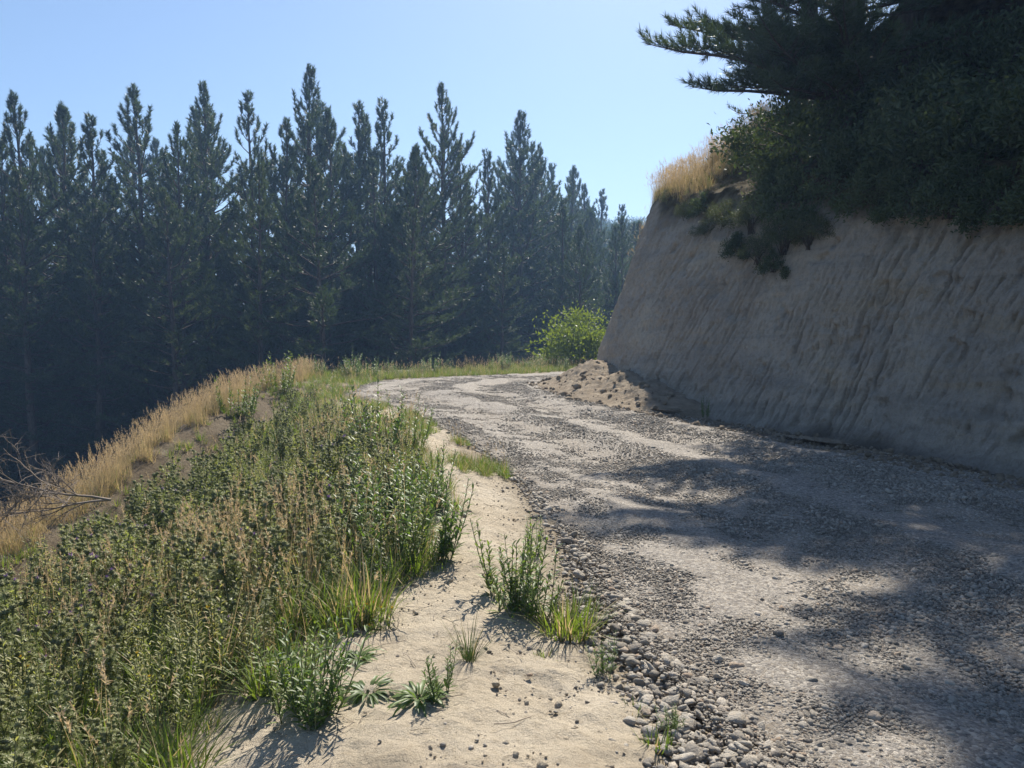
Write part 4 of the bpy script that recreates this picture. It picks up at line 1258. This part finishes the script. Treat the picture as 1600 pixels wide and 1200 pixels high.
for a in [(1020, 60, 13.6, 0.1), (1045, 25, 14.4, 0.3), (1075, 5, 13.2, 0.3), (1100, 135, 13.5, 0.1), (1090, 80, 12.8, 0.15), (1135, 150, 14.0, 0.0), (1120, 40, 15.2, 0.3), (1160, -20, 13.0, 0.4), (1190, 90, 12.6, 0.2), (1170, 130, 13.0, 0.05), (1215, 30, 12.8, 0.3), (1230, 110, 12.9, 0.1), (1260, 60, 12.4, 0.3), (1110, -40, 14.2, 0.4), (1280, 150, 12.6, 0.0), (1300, 20, 12.2, 0.3), (1420, 40, 12.6, 0.3), (1400, 110, 12.4, 0.1)]:
    limb_to(*a)
for lz, n, L in [(4.2, 4, 3.9), (4.6, 4, 3.2), (7.2, 4, 2.1), (7.8, 4, 1.9), (9.6, 3, 1.8)]:
    for k in range(n): edge_limbs.append((lz + rr.uniform(-0.15, 0.15), PI + rr.uniform(-0.38, 0.38), R(0) + rr.normal(0, R(5)), L * rr.uniform(0.75, 1.1), R(18)))
for lz in np.arange(1.5, 13, 0.7):
    for k in range(3): edge_limbs.append((lz + rr.uniform(-0.2, 0.2), rr.uniform(-1.1, 1.1), R(8) + rr.normal(0, R(6)), 2.4 * rr.uniform(0.7, 1.15), R(30)))
ep = near_pine(700, 16.5, edge_limbs, 14.2, 1.2, 44, sub=0.23, nw=0.0068)
plant('pine_tree', ep, tuple(E0), 0, 1.0, 'tall pine at the bank edge with long limbs reaching over the road', 'pine tree')
np_var = [near_pine(710 + i, 17, None, 2.2, 2.6, 26, 5, 0.95) for i in range(2)]
for i, (px, d, lab) in enumerate([(1408, 15.6, 'tall pine trunk just behind the edge pine on the bank'), (1445, 18.0, 'tall dark pine third from the bank corner'), (1476, 16.4, 'tall dark pine fourth from the bank corner'),
                                  (1560, 17.2, 'tall dark pine above the thicket near the picture edge'), (1640, 14.6, 'tall pine just outside the thicket end'), (1380, 21.5, 'tall pine deep behind the edge pine'), (1530, 22.5, 'tall pine deep in the hillside wood'), (1690, 20, 'tall pine at the end of the hillside wood'), (1262, 21, 'tall pine behind the overhanging limbs of the edge pine'), (1310, 19, 'tall pine close behind the trunk of the edge pine'), (1345, 24, 'tall pine farthest up the hillside behind the edge pine')]):
    q = at_depth(px, 300, d); G = on_hill(q[0], q[1])
    plant('pine_tree', np_var[i % 2], tuple(G - np.array([0, 0, 0.2])), rng.uniform(0, 6.28), rng.uniform(0.9, 1.1), lab, 'pine tree', 'pines on the bank')

# the light green bush past the bank corner
wl_parts = leaf_shrub(650, 1.25, 1.1, 1.5, 9000, 0.10, 0.022, 'willow', clump=44)
P = at_depth(915, 572, 28.0)
plant('leafy_bush', wl_parts, (P[0], P[1], P[2] - 0.25), 0, 1.5, 'light green leafy bush at the bend, past the corner of the bank', 'bush')
P = at_depth(866, 580, 28.0)
plant('leafy_bush', leaf_shrub(651, 0.4, 0.4, 0.5, 1600, 0.09, 0.02, 'willow', clump=14), (P[0], P[1], P[2] - 0.1), 0, 1.0, 'small light green sapling beside the leafy bush at the bend', 'bush')

# ------------------------------------------------------------------ fallen earth and stones
def ico(sub):
    import bmesh
    bm = bmesh.new(); bmesh.ops.create_icosphere(bm, subdivisions=sub, radius=1.0)
    V = np.array([v.co[:] for v in bm.verts]); F = np.array([[v.index for v in f.verts] for f in bm.faces]); bm.free()
    return V, F
ICO1, ICO2 = ico(1), ico(2)
def stone_mesh(seed, angular=0.35, base=ICO1, mat='stone', flat=(0.38, 0.65)):
    r = np.random.default_rng(seed); V, F = base; V = V.copy()
    for k in range(9):
        n = unit(r.normal(size=3)); c = r.uniform(0.5, 0.85)
        d = V @ n; V -= np.outer(np.clip(d - c, 0, None) * (0.5 + angular), n)
    V *= 1 + 0.08 * r.normal(size=(len(V), 1))
    V *= np.array([1, r.uniform(0.65, 0.95), r.uniform(*flat)])
    b = MB(); b.add(V, F); return b.mesh('stone', M[mat], False)
st_small = [stone_mesh(800 + i, 0.45) for i in range(8)]
st_big = [stone_mesh(820 + i, 0.48, ICO2) for i in range(8)]
clods = [stone_mesh(840 + i, 0.6, ICO2, 'clod', (0.6, 0.95)) for i in range(5)]

def surf_z(x, y):
    """top of verge or road"""
    x = np.asarray(x, float); y = np.asarray(y, float)
    t, dl, dr = road_t(x, y)
    z = height(x, y)
    on = (dl > 0)
    z = z + np.where(on, 0.012 + 0.045 * np.exp(-((t - 0.80) / 0.09) ** 2) + 0.03 * np.exp(-((t - 0.10) / 0.06) ** 2) + 0.03 * np.exp(-((t - 0.46) / 0.07) ** 2), 0)
    return z - np.where(on, 0.10 * smooth(0.15, -0.35, dr), 0)

X, Y, S = [], [], []
# the windrow of rounded stones along the road's outer edge
n = 9000
yy = 2.2 + 10 * rng.uniform(0, 1, n) ** 1.6
ex = np.interp(yy, pl_L[:44, 1], pl_L[:44, 0])
u = rng.normal(0, 1, n)
wdt = np.interp(yy, [2, 4.4, 5.5, 8, 12], [0.20, 0.15, 0.11, 0.09, 0.08])
x = ex - np.interp(yy, [2, 4.5, 6, 12], [0.02, -0.03, -0.02, -0.02]) + u * wdt
keep = rng.uniform(0, 1, n) < np.interp(yy, [2, 4.6, 6, 9, 12], [1, 0.9, 0.55, 0.3, 0.12])
X.append(x[keep]); Y.append(yy[keep]); S.append((rng.lognormal(math.log(0.0145), 0.48, n) * np.where(np.abs(u) < 1.2, 1.1, 0.75))[keep])
# gravel over the road, loose in the windrows and thin in the wheel tracks
def road_gravel(n, d0, d1, pw, med, sig, thin):
    y = d0 + (d1 - d0) * rng.uniform(0, 1, n) ** pw
    a = np.interp(y, pl_L[:60, 1], pl_L[:60, 0]); b_ = np.interp(y, pl_R[:62, 1], pl_R[:62, 0])
    b_ = np.minimum(b_, 0.72 * y + 0.8)
    x = a + (b_ - a) * rng.uniform(0, 1, n)
    t, dl, dr = road_t(x, y)
    nz = fbm(x * 0.9, y * 0.5, 3, 19)
    tr = np.maximum(np.exp(-((t - 0.29 + 0.04 * nz) / 0.065) ** 2), np.exp(-((t - 0.63 + 0.05 * nz) / 0.07) ** 2))
    coarse = smooth(-0.5, 0.5, fbm(x * 0.7 + 5, y * 0.7, 3, 27) + 0.45 * np.exp(-((t - 0.80) / 0.12) ** 2) + 0.25 * np.exp(-((t - 0.46) / 0.06) ** 2))
    k = rng.uniform(0, 1, n) < (0.62 + 0.38 * coarse) * (1 - thin * tr)
    s = rng.lognormal(math.log(med), sig, n) * (0.8 + 0.35 * coarse)
    X.append(x[k]); Y.append(y[k]); S.append(s[k])
road_gravel(150000, 2.2, 9.0, 1.35, 0.0072, 0.42, 0.3)
road_gravel(130000, 7.0, 22, 1.2, 0.0096, 0.42, 0.35)
def gravel_patch(px, py, rx, ry, n, med):
    P = ground_at(px, py); u = rng.normal(0, 0.55, (n, 2))
    x = P[0] + u[:, 0] * rx; y = P[1] + u[:, 1] * ry
    k = fbm(x * 2, y * 2, 3, 29) > -0.25
    X.append(x[k]); Y.append(y[k]); S.append(rng.lognormal(math.log(med), 0.38, n)[k])
gravel_patch(1470, 960, 1.3, 0.9, 9000, 0.0115)
gravel_patch(1560, 1020, 0.8, 0.5, 2600, 0.012)
gravel_patch(1230, 815, 0.8, 0.5, 1800, 0.0125)
gravel_patch(1480, 770, 1.6, 0.5, 3500, 0.014)
gravel_patch(1000, 660, 1.0, 1.4, 3500, 0.015)
gravel_patch(1180, 1050, 0.7, 0.6, 2500, 0.008)
# a few loose pebbles on the sand
n = 500
y = 2.3 + 6 * rng.uniform(0, 1, n) ** 1.4; e = np.interp(y, pl_L[:44, 1], pl_L[:44, 0])
x = e - 0.05 - 1.3 * rng.uniform(0, 1, n) ** 1.6
X.append(x); Y.append(y); S.append(rng.lognormal(math.log(0.007), 0.45, n))
# earth crumbs at the foot of the bank
n = 6000
q = along(pl_R, n, -0.75, 0.75, lambda p: 5 < p[1] < 19)
crumb = (q, np.clip(rng.lognormal(math.log(0.018), 0.55, n), 0.006, 0.08))
# single larger stones lying about on the road
for (px, py, r_) in [(903, 852, 0.042), (1265, 1082, 0.034), (1143, 1002, 0.024), (1105, 965, 0.022), (1183, 845, 0.03), (1365, 812, 0.03), (1228, 808, 0.034), (1430, 885, 0.026), (1020, 740, 0.02), (982, 1125, 0.04), (1155, 1132, 0.03), (1070, 1190, 0.05), (1130, 1118, 0.028), (760, 1010, 0.012), (822, 1105, 0.016)]:
    P = ground_at(px, py); X.append(np.array([P[0]])); Y.append(np.array([P[1]])); S.append(np.array([r_]))
X = np.concatenate(X); Y = np.concatenate(Y); S = np.clip(np.concatenate(S), 0.004, 0.055)
Z = surf_z(X, Y) + S * 0.10
# heaped stones in the windrow
dlw = -sdist(pl_L, X, Y)
Z += np.where((np.abs(dlw) < 0.22) & (Y < 6), rng.uniform(0, 0.05, len(X)) * np.exp(-(dlw / 0.14) ** 2), 0)
pr = project(np.stack([X, Y, Z], 1))
inv = (pr[:, 0] > 0) & (pr[:, 0] < 1600) & (pr[:, 1] > 0) & (pr[:, 1] < 1195)
app = np.where(inv, S / pr[:, 2], 0)
order = np.argsort(-app)
ROT = np.stack([rng.normal(0, 0.35, len(X)), rng.normal(0, 0.35, len(X)), rng.uniform(0, 6.28, len(X))], 1)
for i in order[:300]:
    o = link('stone', st_big[int(i) % 8], road)
    o.location = (X[i], Y[i], Z[i]); o.rotation_euler = ROT[i]; o.scale = (S[i],) * 3
rest = order[300:]
g = scatter('gravel', st_small, np.stack([X, Y, Z], 1)[rest], ROT[rest], np.repeat(S[rest][:, None], 3, 1), rng.integers(0, 8, len(rest)), road)
print('gravel', len(rest))
q, cs_ = crumb
scatter('earth_crumbs', clods, np.c_[q, surf_z(q[:, 0], q[:, 1]) + cs_ * 0.2], rng.normal(0, 0.5, (len(q), 3)) + np.c_[np.zeros((len(q), 2)), rng.uniform(0, 6.28, len(q))], np.repeat(cs_[:, None], 3, 1), rng.integers(0, 5, len(q)), road)

# crumbs of crust and bits of dead stem on the sand
n = 2600
y = 2.3 + 9 * rng.uniform(0, 1, n) ** 1.5; e = np.interp(y, pl_L[:44, 1], pl_L[:44, 0])
x = e - 0.05 - 1.9 * rng.uniform(0, 1, n)
k = fbm(x * 2.2, y * 2.2, 3, 131) > -0.1
x, y = x[k], y[k]; sc_ = np.clip(rng.lognormal(math.log(0.0065), 0.55, len(x)), 0.003, 0.03)
scatter('soil_crumbs', [stone_mesh(850 + i, 0.6, ICO1, 'sand', (0.5, 0.9)) for i in range(5)], np.stack([x, y, height(x, y) + sc_ * 0.1], 1), np.c_[rng.normal(0, 0.5, (len(x), 2)), rng.uniform(0, 6.28, len(x))], np.repeat(sc_[:, None], 3, 1), rng.integers(0, 5, len(x)), verge)
def straw(seed):
    r = np.random.default_rng(seed); b = MB(); P = np.cumsum(np.c_[np.full(5, 0.25), r.normal(0, 0.05, 5), r.normal(0, 0.02, 5)], 0); b.tube(P, 0.012, 3); return b.mesh('straw', M['twig'])
n = 420
q = WEED_EDGE[rng.integers(1, 10, n)] + rng.normal(0, 0.55, (n, 2)); sc_ = rng.uniform(0.05, 0.16, n)
scatter('dead_stems', [straw(860 + i) for i in range(4)], np.c_[q, height(q[:, 0], q[:, 1]) + 0.012], np.c_[rng.normal(0, 0.12, (n, 2)), rng.uniform(0, 6.28, n)], np.repeat(sc_[:, None], 3, 1), rng.integers(0, 4, n), verge)

# heap of earth slumped from the bank
def soil_heap():
    r = np.random.default_rng(5)
    c = np.array([1.95, 16.2]); ax = unit(np.array([-0.22, 1.0])); px_ = np.array([ax[1], -ax[0]])
    nu, nv = 150, 90
    U = np.linspace(-3.6, 3.4, nu)[:, None] * np.ones((1, nv)); V = np.ones((nu, 1)) * np.linspace(-1.75, 1.0, nv)[None]
    x = c[0] + ax[0] * U + px_[0] * V; y = c[1] + ax[1] * U + px_[1] * V
    e = 0.55 * fbm(U * 0.8, V * 0.9, 3, 301)
    prof = np.clip(1 - (U / 3.4) ** 2, 0, 1) ** 0.8
    across = smooth(-1.35 + e * 0.5, 0.45, V)
    h = 0.58 * prof * across * (0.85 + 0.5 * fbm(U * 0.7, V, 2, 303))
    h += (h > 0.02) * (0.08 * fbm(U * 2.2, V * 2.2, 4, 305) + 0.06 * np.clip(fbm(U * 6, V * 6, 3, 307), -0.1, 1) + 0.04 * fbm(U * 14, V * 14, 2, 309)) * smooth(0.0, 0.3, h)
    z = height(x, y, False) + h - 0.10 * (1 - smooth(0, 0.05, h)) + 0.01
    b = MB(); b.add(np.stack([x, y, z], -1), grid_faces(nu, nv)[:, ::-1])
    root = empty('soil_heap', (float(c[0]), float(c[1]), 0.2))
    o = b.build('heap', M['clod'], root); o.location = (-float(c[0]), -float(c[1]), -0.2)
    tag(root, 'heap of slumped clay at the foot of the bank by the bend', 'soil heap')
    for k in range(290):
        i = r.integers(8, nu - 8); j = r.integers(int(nv * 0.12), int(nv * 0.8))
        if h[i, j] < 0.03 and r.uniform() < 0.6: continue
        s = r.lognormal(math.log(0.024), 0.6) * (1.25 if h[i, j] < 0.35 else 0.8)
        s = min(s, 0.15)
        q = link('clod', clods[k % 5], root)
        q.location = (x[i, j] - c[0], y[i, j] - c[1], z[i, j] - 0.2 + s * 0.25); q.rotation_euler = r.normal(0, 0.5, 3); q.scale = (s,) * 3
soil_heap()

# shallow puddles in the side ditch
def puddle(px, py, a, b_, rot, label):
    P = ground_at(px, py); r = np.random.default_rng(int(px)); n = 40
    th = np.linspace(0, 2 * np.pi, n, endpoint=False)
    rad = 1 + 0.25 * np.sin(3 * th + 1) + 0.15 * np.sin(5 * th) + r.normal(0, 0.05, n)
    u = a * rad * np.cos(th); v = b_ * rad * np.sin(th)
    xs = u * math.cos(rot) - v * math.sin(rot) + P[0]; ys = u * math.sin(rot) + v * math.cos(rot) + P[1]
    zc = float(np.max(surf_z(np.r_[P[0], xs], np.r_[P[1], ys]))) + 0.03
    Vv = np.vstack([[P[0], P[1], zc], np.stack([xs, ys, np.full(n, zc)], 1)])
    b = MB(); b.add(Vv, [(0, i + 1, (i + 1) % n + 1) for i in range(n)])
    tag(b.build('puddle', M['water']), label, None, None, 'structure')
puddle(1015, 643, 0.8, 0.20, 2.1, 'bright puddle below the heap of slumped clay')
puddle(1275, 694, 0.5, 0.16, 2.2, 'shiny wet patch in the ditch along the bank')

# ------------------------------------------------------------------ blue haze added to stand in for lens veil
def haze():
    b = MB()
    x0, x1, y0, y1, z0, z1 = -424, 420, -248, 496, -16, 50
    V = [(x, y, z) for z in (z0, z1) for y in (y0, y1) for x in (x0, x1)]
    b.add(V, [(0, 2, 3, 1), (4, 5, 7, 6), (0, 1, 5, 4), (1, 3, 7, 5), (3, 2, 6, 7), (2, 0, 4, 6)])
    m = bpy.data.materials.new('veil_haze'); m.use_nodes = True; t = m.node_tree; t.nodes.clear()
    out = t.nodes.new('ShaderNodeOutputMaterial'); v = t.nodes.new('ShaderNodeVolumePrincipled')
    v.inputs['Color'].default_value = (0.34, 0.58, 1.0, 1); v.inputs['Density'].default_value = 0.0015; v.inputs['Anisotropy'].default_value = 0.3
    t.links.new(v.outputs[0], out.inputs['Volume'])
    o = b.build('haze', m); tag(o, 'thin blue haze added to stand in for lens veil', 'haze', None, 'stuff')
haze()
